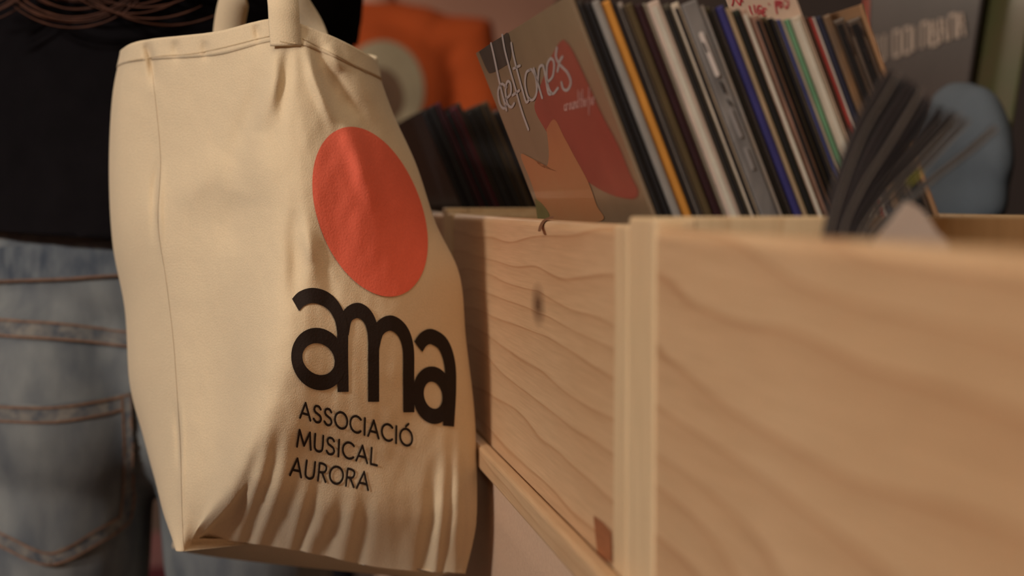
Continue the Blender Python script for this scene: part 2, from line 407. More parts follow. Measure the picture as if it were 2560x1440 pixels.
R_ = [  # right edge at row 530, at row 60, top row, colour, inner, words
 (1662, 1488, -4, (44, 36, 28), 'dark', 'dark brown record sleeve right behind the script-lettered cover'),
 (1681, 1505, -2, (34, 27, 24), 'dark', 'near-black record sleeve leaning against a thin grey one'),
 (1703, 1524, -4, (138, 130, 120), None, 'thin grey record sleeve next to the orange-yellow one'),
 (1732, 1548, -2, (196, 132, 54), None, 'bright orange-yellow record sleeve'),
 (1742, 1562, 0, (30, 24, 22), None, 'black record sleeve just behind the orange-yellow one'),
 (1760, 1580, 0, (140, 126, 112), 'dark', 'grey-brown record sleeve in front of a plain olive one'),
 (1785, 1612, 4, (82, 66, 40), None, 'plain olive-brown record sleeve in front of a dark red one'),
 (1806, 1625, 6, (42, 14, 16), None, 'very dark red record sleeve'),
 (1818, 1645, 2, (146, 136, 118), 'dark', 'beige-grey record sleeve in front of a thick pinkish one'),
 (1853, 1676, 0, (188, 165, 146), 'pale', 'thick pinkish cream record sleeve with worn edges'),
 (1878, 1697, 6, (74, 66, 52), 'dark', 'dark olive-grey record sleeve between two thick cream ones'),
 (1902, 1718, 2, (190, 172, 148), 'dark', 'thick cream record sleeve with a rounded edge'),
 (1947, 1755, 4, (72, 68, 66), None, 'thick marbled grey record sleeve with a white strip on its edge'),
 (1955, 1772, 8, (142, 118, 90), None, 'thin tan record sleeve behind the marbled grey one'),
 (1973, 1795, 14, (66, 58, 38), 'dark', 'dark olive record sleeve behind a thin tan one'),
 (1985, 1808, 16, (48, 38, 32), None, 'dark brown record sleeve in front of the deep blue one'),
 (2005, 1823, 12, (50, 46, 96), None, 'deep blue record sleeve'),
 (2018, 1836, 16, (150, 126, 96), 'dark', 'tan record sleeve just behind the deep blue one'),
 (2041, 1858, 24, (36, 40, 28), 'dark', 'dark green-black record sleeve below the handwritten card'),
 (2060, 1884, 20, (192, 168, 142), 'pale', 'pale pinkish record sleeve with speckled edge below the handwritten card'),
 (2083, 1906, 40, (84, 66, 46), 'dark', 'brown record sleeve behind the speckled pinkish one'),
 (2105, 1930, 42, (88, 74, 50), 'dark', 'olive-brown record sleeve in front of a thin black one'),
 (2113, 1941, 44, (22, 18, 18), None, 'thin black record sleeve in front of the navy-edged one'),
 (2123, 1950, 46, (120, 112, 100), None, 'thin mid-grey record sleeve in front of the navy-edged one'),
 (2135, 1962, 48, (62, 64, 104), None, 'thin navy-blue record sleeve'),
 (2143, 1970, 46, (156, 140, 118), None, 'thin cream record sleeve between navy and green ones'),
 (2157, 1987, 48, (92, 130, 94), None, 'bright green record sleeve'),
 (2185, 2012, 44, (178, 162, 140), 'pale', 'thick pale cream record sleeve behind the green one'),
 (2205, 2032, 42, (70, 50, 38), 'dark', 'brown record sleeve in front of a thin red one'),
 (2211, 2040, 42, (150, 58, 48), None, 'thin red record sleeve'),
 (2218, 2050, 42, (172, 158, 144), None, 'thin whitish record sleeve just behind the thin red one'),
 (2238, 2068, 42, (38, 38, 52), None, 'dark blue-black record sleeve in front of the tan-brown one'),
 (2260, 2088, 38, (146, 106, 66), None, 'tan-brown record sleeve in front of the shiny wrapped ones'),
 (2295, 2125, 52, (58, 48, 44), 'dark', 'record in shiny wrinkled plastic behind the tan-brown sleeve'),
 (2336, 2160, 52, (46, 42, 42), 'dark', 'record in shiny plastic against the brown cardboard divider'),
]
# the front record with lettering
def lean_px(x): return x - (179 - (7 * (x - 1900) / 400 if x > 1900 else 0))
dft = sleeve_record(1628, lean_px(1628), 1642, lean_px(1642), -24, srgb(132, 110, 84), 'record with script lettering and a red shape on its taupe cover', inner=None, var=0.06, group=G1, wdt=0.315, coat=0.25)
pl, ptl = 1642, lean_px(1642)
recs = []
for xr, xtr, yt, col, inn, lab in R_:
    sh = 'shiny' in lab
    c2 = srgb(136, 128, 120) if 'marbled' in lab else (srgb(150, 110, 90) if 'speckled' in lab else None)
    if sh: c2 = srgb(96, 80, 66)
    xtr = lean_px(xr)
    recs.append(sleeve_record(pl, ptl, xr, xtr, yt, srgb(*col), lab, xn=XN, push=random.uniform(-.0022, .0018), inner=inn, group=G1, col2=c2, coat=0.9 if sh else 0.0, var=.22))
    pl, ptl = xr, xtr
    if 'behind the green' in lab: pl, ptl = pl + 4, ptl + 4
def strip_on(r, lines, wd, m, name, label=None, sx=1.0):
    V2, F2 = ribbon2d(lines, wd, sx)
    o = project(name, V2, F2, plane_hit(Vector((r.o.location.x + .156 + .001, 0, 0)), Vector((1, 0, 0))), m, r.o, 0.0006)
    if label: o['label'] = label
    return o
mr = recs[12]
white_print = mat('white_print', srgb(205, 190, 178), 0.6, 0.08, 80)
black_print = mat('black_print', srgb(26, 22, 22), 0.6)
strip_on(mr, [[(1752, 86), (1772, 136), (1792, 186)]], 13, white_print, 'edge_strip', 'white strip on the record edge', 0.9)
strip_on(mr, [[(1800, 205), (1812, 232)], [(1818, 250), (1826, 262)], [(1758, 108), (1768, 130)]], 5, black_print, 'edge_print')
strip_on(mr, [[(1824, 275), (1850, 340)], [(1862, 372), (1880, 420)]], 9, mat('grey_print', srgb(140, 132, 126), .6, .1, 60), 'edge_print')
# shiny plastic wrinkles on the wrapped records
shine = mat('clear_plastic', srgb(52, 45, 43), 0.12, 0.1, 40, spec=.8, coat=1.0)
for k, (a, b) in enumerate((((2116, 62), (2125, 84)), ((2112, 92), (2130, 130)), ((2160, 124), (2172, 152)), ((2144, 64), (2158, 88)))):
    strip_on(recs[33 if k < 2 else 34], [[a, ((a[0] + b[0]) / 2 + 1, (a[1] + b[1]) / 2), b]], 5, shine, 'plastic_fold')
# brown cardboard divider behind them
dv = sleeve_record(2337, lean_px(2337), 2349, lean_px(2349), 6, srgb(150, 112, 78), 'brown cardboard divider standing up behind the wrapped records', inner=None, name='cardboard_divider', var=.08)
dv.o['category'] = 'divider'; dv.o.location.x += 0.0
# handwritten card between the records
ci = recs[27]; cd_ = ci.d; cn = ci.n
co = ci.A + ci.n * (ci.th + .0005)
q0 = on_plane(1822, 20, co, cn); q1 = on_plane(2004, 40, co, cn)
xa_, xb_ = min(q1.x, XN + .012), q0.x
sb = ci.s[0] + .10; stp = (on_plane(1920, -70, co, cn) - co).dot(cd_)
pp = lambda s, t: ((co + cd_ * s + cn * t).y, (co + cd_ * s + cn * t).z)
card = prism('divider_card', [pp(sb, 0), pp(stp, 0), pp(stp, .0005), pp(sb, .0005)], xa_, xb_, mat('white_card', srgb(208, 176, 148), .85, .04, 60))
tag(card, 'white card with red handwriting standing up among the records', 'card')
cs = lambda L: [[(1780 + x / 4.8, y / 4.8) for x, y in l] for l in L]
hand = cs([[(250, 62), (262, 20), (268, -30), (320, 30), (345, 55), (352, 0), (356, -30)], [(376, 16), (372, 0)], [(455, 66), (470, 120), (492, 166)], [(512, 56), (520, 110), (532, 150)],
  [(600, 70), (566, 66), (552, 110), (566, 160), (590, 150), (592, 118), (572, 118)], [(660, 104), (628, 96), (614, 120), (640, 134), (616, 150), (622, 182), (652, 178)], [(690, 40), (694, 46)],
  [(766, 12), (774, 80), (790, 158)], [(770, 22), (800, 4), (812, 30), (780, 62)], [(834, 10), (816, 40), (822, 84), (846, 76), (850, 30), (836, 8)], [(882, -20), (884, 10)], [(920, 0), (924, 50), (910, 88), (892, 92), (884, 66)]])
V2, F2 = ribbon2d(hand, 3.6, .8)
project('handwriting', V2, F2, plane_hit(co, cn), mat('red_ink', srgb(196, 44, 62), .7), card, 0.0006)['label'] = 'red felt-pen handwriting'

# art and lettering on the front cover
dn = -dft.n; dorg = dft.A
fh_ = plane_hit(dorg, dn)
def gradient_mat(name, stops, o, axis, span, rough=.5, coat=.25):
    m = bpy.data.materials.new(name); m.use_nodes = True; nt = m.node_tree; b = nt.nodes['Principled BSDF']
    b.inputs['Roughness'].default_value = rough; b.inputs['Coat Weight'].default_value = coat
    g = nt.nodes.new('ShaderNodeNewGeometry'); s = nt.nodes.new('ShaderNodeVectorMath'); s.operation = 'SUBTRACT'; s.inputs[1].default_value = o
    d = nt.nodes.new('ShaderNodeVectorMath'); d.operation = 'DOT_PRODUCT'; d.inputs[1].default_value = Vector(axis).normalized() / span
    tc = nt.nodes.new('ShaderNodeTexCoord')
    nt.links.new(tc.outputs['Object'], s.inputs[0]); nt.links.new(s.outputs[0], d.inputs[0])
    nz = nt.nodes.new('ShaderNodeTexNoise'); nz.inputs['Scale'].default_value = 22; nt.links.new(tc.outputs['Object'], nz.inputs['Vector'])
    ma = nt.nodes.new('ShaderNodeMath'); ma.operation = 'MULTIPLY_ADD'; ma.inputs[1].default_value = .35
    nt.links.new(nz.outputs['Fac'], ma.inputs[0]); nt.links.new(d.outputs['Value'], ma.inputs[2])
    rp = nt.nodes.new('ShaderNodeValToRGB'); e = rp.color_ramp.elements
    e[0].position, e[0].color = stops[0]; e[1].position, e[1].color = stops[-1]
    for p, c in stops[1:-1]: k = e.new(p); k.color = c
    nt.links.new(ma.outputs[0], rp.inputs[0]); nt.links.new(rp.outputs[0], b.inputs['Base Color'])
    return m
def dc(pts): return [(1150 + x / 2.483, y / 2.483) for x, y in pts]
def dens(pts, n): return [tuple(p) for p in smooth_line(list(pts) + [pts[0]], n)][:-1]
dark_art = mat('art_dark', srgb(66, 58, 52), .5, .3, 40, coat=.25)
V2, F2 = fill2d(dens(dc([(118, 320), (190, 270), (262, 226), (300, 205), (318, 300), (310, 380), (262, 420), (200, 452), (172, 440)]), 40))
project('cover_art', V2, F2, fh_, dark_art, dft.o, .0002)
V2, F2 = fill2d(dens(dc([(648, 246), (700, 310), (790, 500), (880, 700), (985, 900), (1060, 1080), (1108, 1180), (1085, 1232), (980, 1220), (880, 1180), (800, 1130), (690, 1060), (560, 850), (470, 690), (478, 600), (520, 480), (570, 350), (620, 262)]), 90))
project('cover_art', V2, F2, fh_, mat('art_red', srgb(150, 66, 54), .5, .14, 14, coat=.25), dft.o, .0003)
orange_art = gradient_mat('art_orange', [(0.0, srgb(176, 128, 84)), (0.5, srgb(176, 112, 70)), (1.0, srgb(150, 66, 50))], tuple(on_plane(*dc([(560, 1300)])[0], dorg, dn)), (0, dft.d.y, dft.d.z), 0.15)  # printed orange running to red up the sleeve
V2, F2 = fill2d(dens(dc([(540, 800), (590, 740), (650, 850), (720, 980), (800, 1130), (850, 1270), (880, 1370), (560, 1380), (500, 1290), (440, 1120), (380, 960), (450, 985), (530, 1040), (555, 960)]), 80))
project('cover_art', V2, F2, fh_, orange_art, dft.o, .0004)
V2, F2 = fill2d(dens(dc([(470, 1230), (520, 1270), (560, 1345), (500, 1400), (480, 1320)]), 24), 3)
project('cover_art', V2, F2, fh_, mat('art_olive', srgb(120, 112, 68), .5, .2), dft.o, .0006)
letters = mat('script_print', srgb(176, 164, 156), .5, .05, coat=.25)
word = [dc(l) for l in (
 [(196, 268), (215, 350), (240, 470), (268, 590), (292, 682)], [(292, 540), (262, 520), (240, 565), (250, 640), (276, 672), (292, 640)],
 [(288, 612), (318, 580), (318, 520), (298, 505), (286, 560), (298, 640), (322, 664), (340, 640)],
 [(266, 216), (280, 300), (305, 400), (345, 540), (388, 690), (428, 802)], [(330, 590), (372, 560)],
 [(322, 266), (335, 340), (362, 450), (392, 560), (415, 632), (436, 610)], [(336, 424), (376, 406)],
 [(440, 432), (416, 450), (408, 520), (426, 600), (456, 618), (480, 570), (474, 480), (450, 432), (436, 434)],
 [(462, 424), (486, 510), (514, 606)], [(488, 500), (496, 420), (520, 408), (534, 470), (552, 575), (572, 580)],
 [(546, 510), (580, 470), (588, 390), (568, 362), (544, 410), (548, 520), (578, 580), (612, 545)],
 [(606, 296), (600, 350), (626, 400), (672, 450), (692, 510), (672, 556), (646, 550), (634, 510)], [(640, 350), (622, 384), (610, 440)])]
V2, F2 = ribbon2d(word, 7.0, .62)
project('cover_lettering', V2, F2, fh_, letters, dft.o, .0005)['label'] = 'pale script lettering'
# small second line: around the fur
def small(L, x0, y0, sl, ux, uy):
    out = []
    for l in L: out.append([(x0 + x * ux, y0 - y * uy + sl * x * ux) for x, y in l])
    return out
def g_a(x): return [[(x + .7, .8), (x + .2, .9), (x + .1, .3), (x + .4, .05), (x + .7, .4), (x + .7, .9), (x + .8, .05)]]
def g_r(x): return [[(x + .1, 1), (x + .15, 0)], [(x + .15, .6), (x + .35, .95), (x + .6, .9)]]
def g_o(x): return [[(x + .4, 1), (x + .1, .6), (x + .3, .05), (x + .65, .3), (x + .6, .85), (x + .4, 1)]]
def g_u(x): return [[(x + .1, 1), (x + .12, .3), (x + .35, .02), (x + .65, .3), (x + .68, 1), (x + .75, 0)]]
def g_n(x): return [[(x + .1, 1), (x + .12, 0)], [(x + .12, .6), (x + .4, 1), (x + .62, .8), (x + .68, 0)]]
def g_d(x): return [[(x + .7, .8), (x + .2, .9), (x + .1, .3), (x + .4, .05), (x + .7, .4)], [(x + .62, 2.6), (x + .75, 0)]]
def g_t(x): return [[(x + .25, 2.2), (x + .3, .2), (x + .5, .05)], [(x, 1.1), (x + .55, 1.15)]]
def g_h(x): return [[(x + .1, 2.6), (x + .12, 0)], [(x + .12, .6), (x + .4, 1), (x + .62, .8), (x + .68, 0)]]
def g_e(x): return [[(x + .15, .5), (x + .6, .6), (x + .45, 1), (x + .15, .7), (x + .15, .2), (x + .4, 0), (x + .65, .2)]]
def g_f(x): return [[(x + .6, 2.5), (x + .35, 2.2), (x + .3, -1.4)], [(x + .05, 1.0), (x + .6, 1.05)]]
gl = []; x = 0
for ch in 'around the fur':
    if ch != ' ': gl += {'a': g_a, 'r': g_r, 'o': g_o, 'u': g_u, 'n': g_n, 'd': g_d, 't': g_t, 'h': g_h, 'e': g_e, 'f': g_f}[ch](x); x += .92
    else: x += .35
p0 = dc([(650, 688)])[0]
V2, F2 = ribbon2d(small(gl, p0[0], p0[1], -.24, 6.7, 17), 2.6, .6)
project('cover_lettering', V2, F2, fh_, mat('small_print', srgb(206, 158, 144), .5), dft.o, .0005)['label'] = 'small pale second line of lettering'

# dark records in the crate behind the bag
G0 = 'dark records in the crate behind the tote bag'
W0 = [((1010, 1040), (18, 14, 14), 'black record sleeve beside the burgundy ones behind the tote bag'), ((1040, 1080), (22, 16, 15), 'charcoal record sleeve at the front of the shaded crate'),
      ((1080, 1105), (74, 20, 30), 'burgundy record sleeve in the shaded crate'), ((1105, 1132), (24, 16, 18), 'black record sleeve between two burgundy ones'),
      ((1132, 1165), (84, 24, 34), 'dull red record sleeve in the shaded crate'), ((1165, 1185), (64, 50, 36), 'dull brown record sleeve with a taller edge in the shaded crate'),
      ((1185, 1225), (30, 24, 20), 'dark umber record sleeve in the shaded crate'), ((1225, 1262), (36, 30, 22), 'dark olive record sleeve in the shaded crate'),
      ((1262, 1300), (78, 60, 38), 'tan-brown record sleeve in the shaded crate'), ((1300, 1345), (34, 26, 24), 'dark brown record sleeve at the back of the shaded crate'),
      ((1345, 1400), (60, 46, 36), 'mid-brown record sleeve at the back of the shaded crate')]
for k, ((a, b), col, lab) in enumerate(W0):
    a, b = 1150 + (a - 1010) * .62, 1150 + (b - 1010) * .62
    sleeve_record(a, a - 88, b - 1, b - 89, 280 - 14 * (k % 3), srgb(*col), lab, xn=-0.69, inner='dark', group=G0, var=.2, rows=(510, 300))

# ------------------------------------------------------------------ fanned plastic sleeves and paper card in the near crate
G2 = 'fanned dark plastic sleeves in the near crate'
fan = [
 ([(2056, 600), (2068, 540), (2088, 450), (2130, 330), (2180, 240), (2222, 172)], (54, 46, 42), 'outermost dark plastic sleeve of the fan, nearest the coloured records'),
 ([(2072, 600), (2084, 540), (2112, 450), (2160, 330), (2212, 240), (2246, 182)], (66, 57, 50), 'brownish plastic sleeve second in the fan'),
 ([(2090, 600), (2102, 540), (2140, 450), (2200, 330), (2252, 250), (2284, 204)], (46, 39, 37), 'dark plastic sleeve in the upright half of the fan'),
 ([(2104, 600), (2120, 540), (2165, 450), (2230, 350), (2278, 270), (2304, 222)], (84, 74, 66), 'paler grey-brown plastic sleeve in the upright half of the fan'),
 ([(2118, 600), (2136, 545), (2184, 460), (2252, 360), (2300, 292), (2326, 252)], (36, 31, 31), 'blackish plastic sleeve in the middle of the fan'),
 ([(2132, 600), (2152, 545), (2206, 462), (2276, 384), (2340, 316), (2382, 276)], (60, 54, 50), 'grey plastic sleeve starting the leaning half of the fan'),
 ([(2146, 600), (2170, 548), (2228, 474), (2300, 398), (2362, 330), (2402, 286)], (88, 82, 76), 'light grey plastic sleeve with pale edge in the leaning half of the fan'),
 ([(2160, 600), (2186, 552), (2248, 486), (2316, 412), (2380, 344), (2422, 300)], (64, 62, 60), 'dull grey plastic sleeve with yellowish mark in the leaning half of the fan'),
 ([(2176, 600), (2206, 560), (2268, 505), (2350, 432), (2430, 372), (2490, 318)], (70, 72, 72), 'flattest plastic sleeve of the fan with a pale edge'),
]
fan_all = []
for k in range(len(fan)):
    fan_all.append(fan[k])
    if k < 7:
        q = [((a[0] + b[0]) / 2, (a[1] + b[1]) / 2 + 4) for a, b in zip(fan[k][0], fan[k + 1][0])]
        fan_all.append((q, (30, 26, 25), ['black sleeve just behind the outermost one of the fan', 'black sleeve behind the second, brownish one of the fan', 'black sleeve in front of the paler grey-brown one of the fan', 'black sleeve behind the paler grey-brown one of the fan', 'black sleeve at the turning point of the fan', 'black sleeve in front of the light grey one of the fan', 'black sleeve behind the light grey one of the fan'][k]))
ang = radians(25.8); sd = Vector((-cos(ang), sin(ang), 0))   # across the sheets, away from the camera
fan_prof = []
for pts, col, lab in fan_all:
    prof = [on_x(px, py, 0.150) for px, py in pts]
    low = prof[0].copy(); low2 = Vector((low.x, low.y - .002, ZF + .001))
    prof = [low2.lerp(low, q / 10) for q in range(10)] + prof
    fan_prof.append([catmull(prof, q / 45) for q in range(46)])
for k, (pts, col, lab) in enumerate(fan_all):
    prof = fan_prof[k]
    wdt = 0.112; V = []; Fc = []; nn = len(prof)
    for i, p in enumerate(prof):
        t = (prof[min(nn - 1, i + 1)] - prof[max(0, i - 1)]).normalized(); nrm = t.cross(sd).normalized()
        gap = 1.0
        for q in (k - 1, k + 1):
            if 0 <= q < len(fan_prof):
                gap = min(gap, seg_dist(p.yz, [c_.yz for c_ in fan_prof[q]])[0])
        th = max(.00012, min(.0016, gap * .36))
        V += [p + nrm * th, p - nrm * th, p - nrm * th + sd * wdt, p + nrm * th + sd * wdt]
    for i in range(nn - 1):
        a = 4 * i
        for q in range(4):
            Fc.append((a + q, a + (q + 1) % 4, a + 4 + (q + 1) % 4, a + 4 + q))
    Fc += [(3, 2, 1, 0), (4 * nn - 4, 4 * nn - 3, 4 * nn - 2, 4 * nn - 1)]
    c = Vector((0.09, prof[0].y, ZF))
    o = mesh('plastic_sleeve', [v - c for v in V], Fc, mat('plastic_%d' % k, srgb(*col), .35, .25, 30, (1, 1, .2), spec=.5, coat=.2)); o.location = c
    bm = bmesh.new(); bm.from_mesh(o.data); bmesh.ops.recalc_face_normals(bm, faces=bm.faces); bm.to_mesh(o.data); bm.free()
    tag(o, lab, 'plastic sleeve', G2)
    # worn paper edge that shows as a paler line
    if k in (2, 6, 12, 14, 15):
        e = [p + Vector((.0006, 0, 0)) for p in prof[28:]]
        Ve, Fe = [], []
        for i, p in enumerate(e):
            t = (e[min(len(e) - 1, i + 1)] - e[max(0, i - 1)]).normalized(); nrm = t.cross(sd).normalized()
            Ve += [p + nrm * .0004 - c, p - nrm * .0004 - c, p - nrm * .0004 + sd * .002 - c, p + nrm * .0004 + sd * .002 - c]
        for i in range(len(e) - 1):
            a = 4 * i
            for q in range(4): Fe.append((a + q, a + (q + 1) % 4, a + 4 + (q + 1) % 4, a + 4 + q))
        pe = mesh('pale_edge', Ve, Fe, mat('pale_edge_%d' % k, srgb(104, 92, 80), .6, .2, 60)); pe.parent = o
    if k == 14:
        V2, F2 = ribbon2d([[(2272, 458), (2290, 440), (2300, 430)]], 7)
        project('yellow_mark', V2, F2, plane_hit(Vector((0.152, 0, 0)), Vector((1, 0, 0))), mat('yellow_mark', srgb(150, 146, 60), .6), o, .0005)
# pale paper card
V2 = [(2265, 503), (2300, 520), (2318, 540), (2342, 578), (2372, 606), (2380, 760), (2190, 760), (2188, 600), (2222, 560)]
cp = [on_x(x, y, 0.158) for x, y in V2]
zmin = min(p.z for p in cp)
for p in cp:
    if p.z == zmin or p.z < ZF + .12 and p.z < CAM.z - .04: p.z = ZF + .001
Vc = [p for p in cp] + [p + Vector((-.0008, 0, 0)) for p in cp]; n = len(cp)
Fc = [tuple(range(n)), tuple(range(2 * n - 1, n - 1, -1))] + [(q, q + n, (q + 1) % n + n, (q + 1) % n) for q in range(n)]
pc = mesh('paper_card', Vc, Fc, mat('pale_paper', srgb(188, 168, 150), .9, .05, 60))
bm = bmesh.new(); bm.from_mesh(pc.data); bmesh.ops.recalc_face_normals(bm, faces=bm.faces); bm.to_mesh(pc.data); bm.free()
tag(pc, 'pale pointed paper card standing beside the fanned plastic sleeves', 'card')

# ------------------------------------------------------------------ rear shelf with displayed records
SZ = 1.0
blk = mat('shelf_black', srgb(30, 25, 24), .6, .15, 12)
sh = thing('display_shelf', (-0.5, 0.75, 0), 'dark standing shelf behind the crates with records displayed on top', 'shelf')
box('shelf_board', (-1.5, 0.508, SZ - .012), (0.5, 0.97, SZ), blk, sh, .002)
box('shelf_board', (-1.5, 0.508, 0.55), (0.5, 0.95, 0.575), blk, sh, .002)
box('back_board', (-1.5, 0.95, 0), (0.5, 0.97, SZ - .012), blk, sh, .002)
for x in (-1.5, -0.5, 0.48): box('upright', (x, 0.508, 0), (x + .02, 0.95, SZ - .012), blk, sh, .002)
def shelf_record(px_l, px_r, y, col, label, top=.315, col2=None, lean=.05):
    o_, n_ = Vector((0, y, SZ + .001)), Vector((0, -top, lean)).normalized()
    a = on_plane(px_l, 120, o_, n_); b = on_plane(px_r, 120, o_, n_)
    o = prism('displayed_record', [(y, SZ + .001), (y + lean, SZ + top), (y + lean + .004, SZ + top), (y + .004, SZ + .001)], b.x, a.x, mat('shelf_' + label[:24].replace(' ', '_'), col, .5, .2, 10, coat=.3, col2=col2), None, .0008)
    tag(o, label, 'record', 'records displayed on the dark shelf'); return o, plane_hit(o_, n_)
s1, hit = shelf_record(2152, 2432, 0.605, srgb(52, 42, 38), 'dark record with a band of pale lettering displayed on the dark shelf', .335)
s2, _h = shelf_record(2290, 2556, 0.622, srgb(92, 76, 54), 'brownish record with olive green patch displayed on the dark shelf', .32, srgb(74, 80, 44))
bars = []
for x, kind in zip((2166, 2196, 2214, 2236, 2262, 2286, 2306, 2330, 2352, 2376, 2398), 'ELIZE TRMANS'.replace(' ', '')):
    yb = 164 - (x - 2160) * .29; yt = yb - 62; w_ = 16
    bars += [[(x, yb), (x, yt)]]
    if kind in 'EZRN': bars += [[(x, yt), (x + w_, yt - 4)], [(x + w_, yt), (x + w_, yb - 6)]]
    if kind in 'ELZM': bars += [[(x, yb), (x + w_, yb - 5)]]
    if kind in 'AMS': bars += [[(x + w_ / 2, yt), (x + w_, yb - 5)], [(x, (yb + yt) / 2), (x + w_, (yb + yt) / 2 - 4)]]
V2, F2 = ribbon2d(bars, 9, .7, cap=False)
project('cover_lettering', V2, F2, hit, mat('shelf_print', srgb(176, 154, 134), .6), s1, .0012)['label'] = 'band of pale blurred lettering'
V2, F2 = ribbon2d([[(2168, 0), (2166, 50), (2163, 110)]], 14, .8)
project('cover_edge', V2, F2, hit, mat('shelf_orange', srgb(176, 66, 40), .6), s1, .0010)
# made-up blue-grey lump, added to give a soft bluish patch on the shelf
def blob(name, parts, voxel, material, parent=None, smooth=8, disp=0.0, dscale=6.0, seed=0.0, post=None):
    """one continuous surface grown around ellipsoids and tapered limbs"""
    bm = bmesh.new()
    for p in parts:
        if p[0] == 'e':
            _, c, r = p[:3]; M_ = Matrix.Translation(c) @ (p[3] if len(p) > 3 else Matrix()) @ Matrix.Diagonal((*r, 1))
            bmesh.ops.create_icosphere(bm, subdivisions=3, radius=1, matrix=M_)
        else:
            _, pts = p; rings = []; ns = 16
            for i, (c, r) in enumerate(pts):
                c = Vector(c); a = Vector(pts[max(0, i - 1)][0]); b = Vector(pts[min(len(pts) - 1, i + 1)][0])
                t = (b - a).normalized(); u = t.cross(Vector((0, 1, 0.01)) if abs(t.y) < .9 else Vector((1, 0, 0))).normalized(); v_ = t.cross(u)
                ru, rv = (r if isinstance(r, tuple) else (r, r))
                rings.append([bm.verts.new(c + u * cos(2 * pi * k / ns) * ru + v_ * sin(2 * pi * k / ns) * rv) for k in range(ns)])
            for ra, rb in zip(rings, rings[1:]):
                for k in range(ns): bm.faces.new((ra[k], ra[(k + 1) % ns], rb[(k + 1) % ns], rb[k]))
            bm.faces.new(rings[0][::-1]); bm.faces.new(rings[-1])
            for i in (0, -1):
                c, r = pts[i]; r = min(r) if isinstance(r, tuple) else r
                bmesh.ops.create_icosphere(bm, subdivisions=2, radius=r * .98, matrix=Matrix.Translation(Vector(c)))
    me = bpy.data.meshes.new(name); bm.to_mesh(me); bm.free(); me.materials.append(material)
    o = bpy.data.objects.new(name, me); C.objects.link(o)
    md = o.modifiers.new('r', 'REMESH'); md.mode = 'VOXEL'; md.voxel_size = voxel; md.use_smooth_shade = True
    md = o.modifiers.new('s', 'SMOOTH'); md.iterations = smooth; md.factor = .5
    nm = ev_mesh(o); o.modifiers.clear(); o.data = nm; bpy.data.meshes.remove(me)
    if not nm.materials: nm.materials.append(material)
    if disp > 0:
        nm.update(); ns_ = [v.normal.copy() for v in nm.vertices]
        for v, n_ in zip(nm.vertices, ns_):
            q = v.co * dscale; v.co += n_ * disp * noise.noise(Vector((q.x + seed, q.y, q.z * .6)))
    if post: post(nm)
    nm.polygons.foreach_set('use_smooth', [True] * len(nm.polygons)); nm.update()
    if parent: o.parent = parent
    return o
ctr = on_plane(2400, 400, Vector((0, .552, 0)), Vector((0, 1, 0)))
cb = blob('added_blue_lump', [('e', Vector((0, 0, .125)), (.07, .03, .05)), ('e', Vector((.01, .0, .09)), (.085, .034, .07)), ('e', Vector((-.01, 0, .05)), (.10, .036, .05))], .009, mat('blue_grey_stand_in', srgb(86, 92, 96), .85, .15, 14), None, 5, .005, 18)
cb.location = Vector((ctr.x, ctr.y, SZ + .002 - min(v.co.z for v in cb.data.vertices)))
tag(cb, 'added blue-grey lump standing in for a soft bluish patch on the dark shelf behind the near crate', 'stand-in')

# ------------------------------------------------------------------ tote bag
A_ = [(312, 122), (294, 240), (288, 420), (296, 600), (324, 760), (336, 940), (364, 1065), (386, 1185), (410, 1288), (447, 1370)]
S_ = [(366, 102), (384, 240), (398, 400), (392, 560), (412, 700), (430, 850), (440, 990), (448, 1120), (451, 1250), (455, 1379)]
H_ = [(540, 82), (545, 240), (550, 400), (550, 560), (552, 700), (556, 850), (552, 990), (540, 1120), (515, 1240), (474, 1366)]
F_ = [(688, 50), (704, 200), (716, 360), (722, 530), (714, 690), (700, 840), (676, 980), (640, 1110), (592, 1230), (500, 1346)]
Q_ = [(800, 82), (812, 220), (830, 370), (850, 540), (850, 700), (850, 850), (838, 1000), (808, 1130), (770, 1260), (735, 1376)]
W_ = [(880, 118), (905, 260), (935, 400), (960, 560), (990, 710), (1005, 860), (1010, 1010), (1000, 1150), (980, 1290), (960, 1422)]
R2 = [(936, 152), (980, 280), (1036, 410), (1084, 560), (1140, 690), (1156, 850), (1174, 1010), (1181, 1160), (1178, 1300), (1150, 1434)]
def dd(path, ds): return [Vector((p[0], p[1], interp(ds, k / (len(path) - 1)))) for k, p in enumerate(path)]
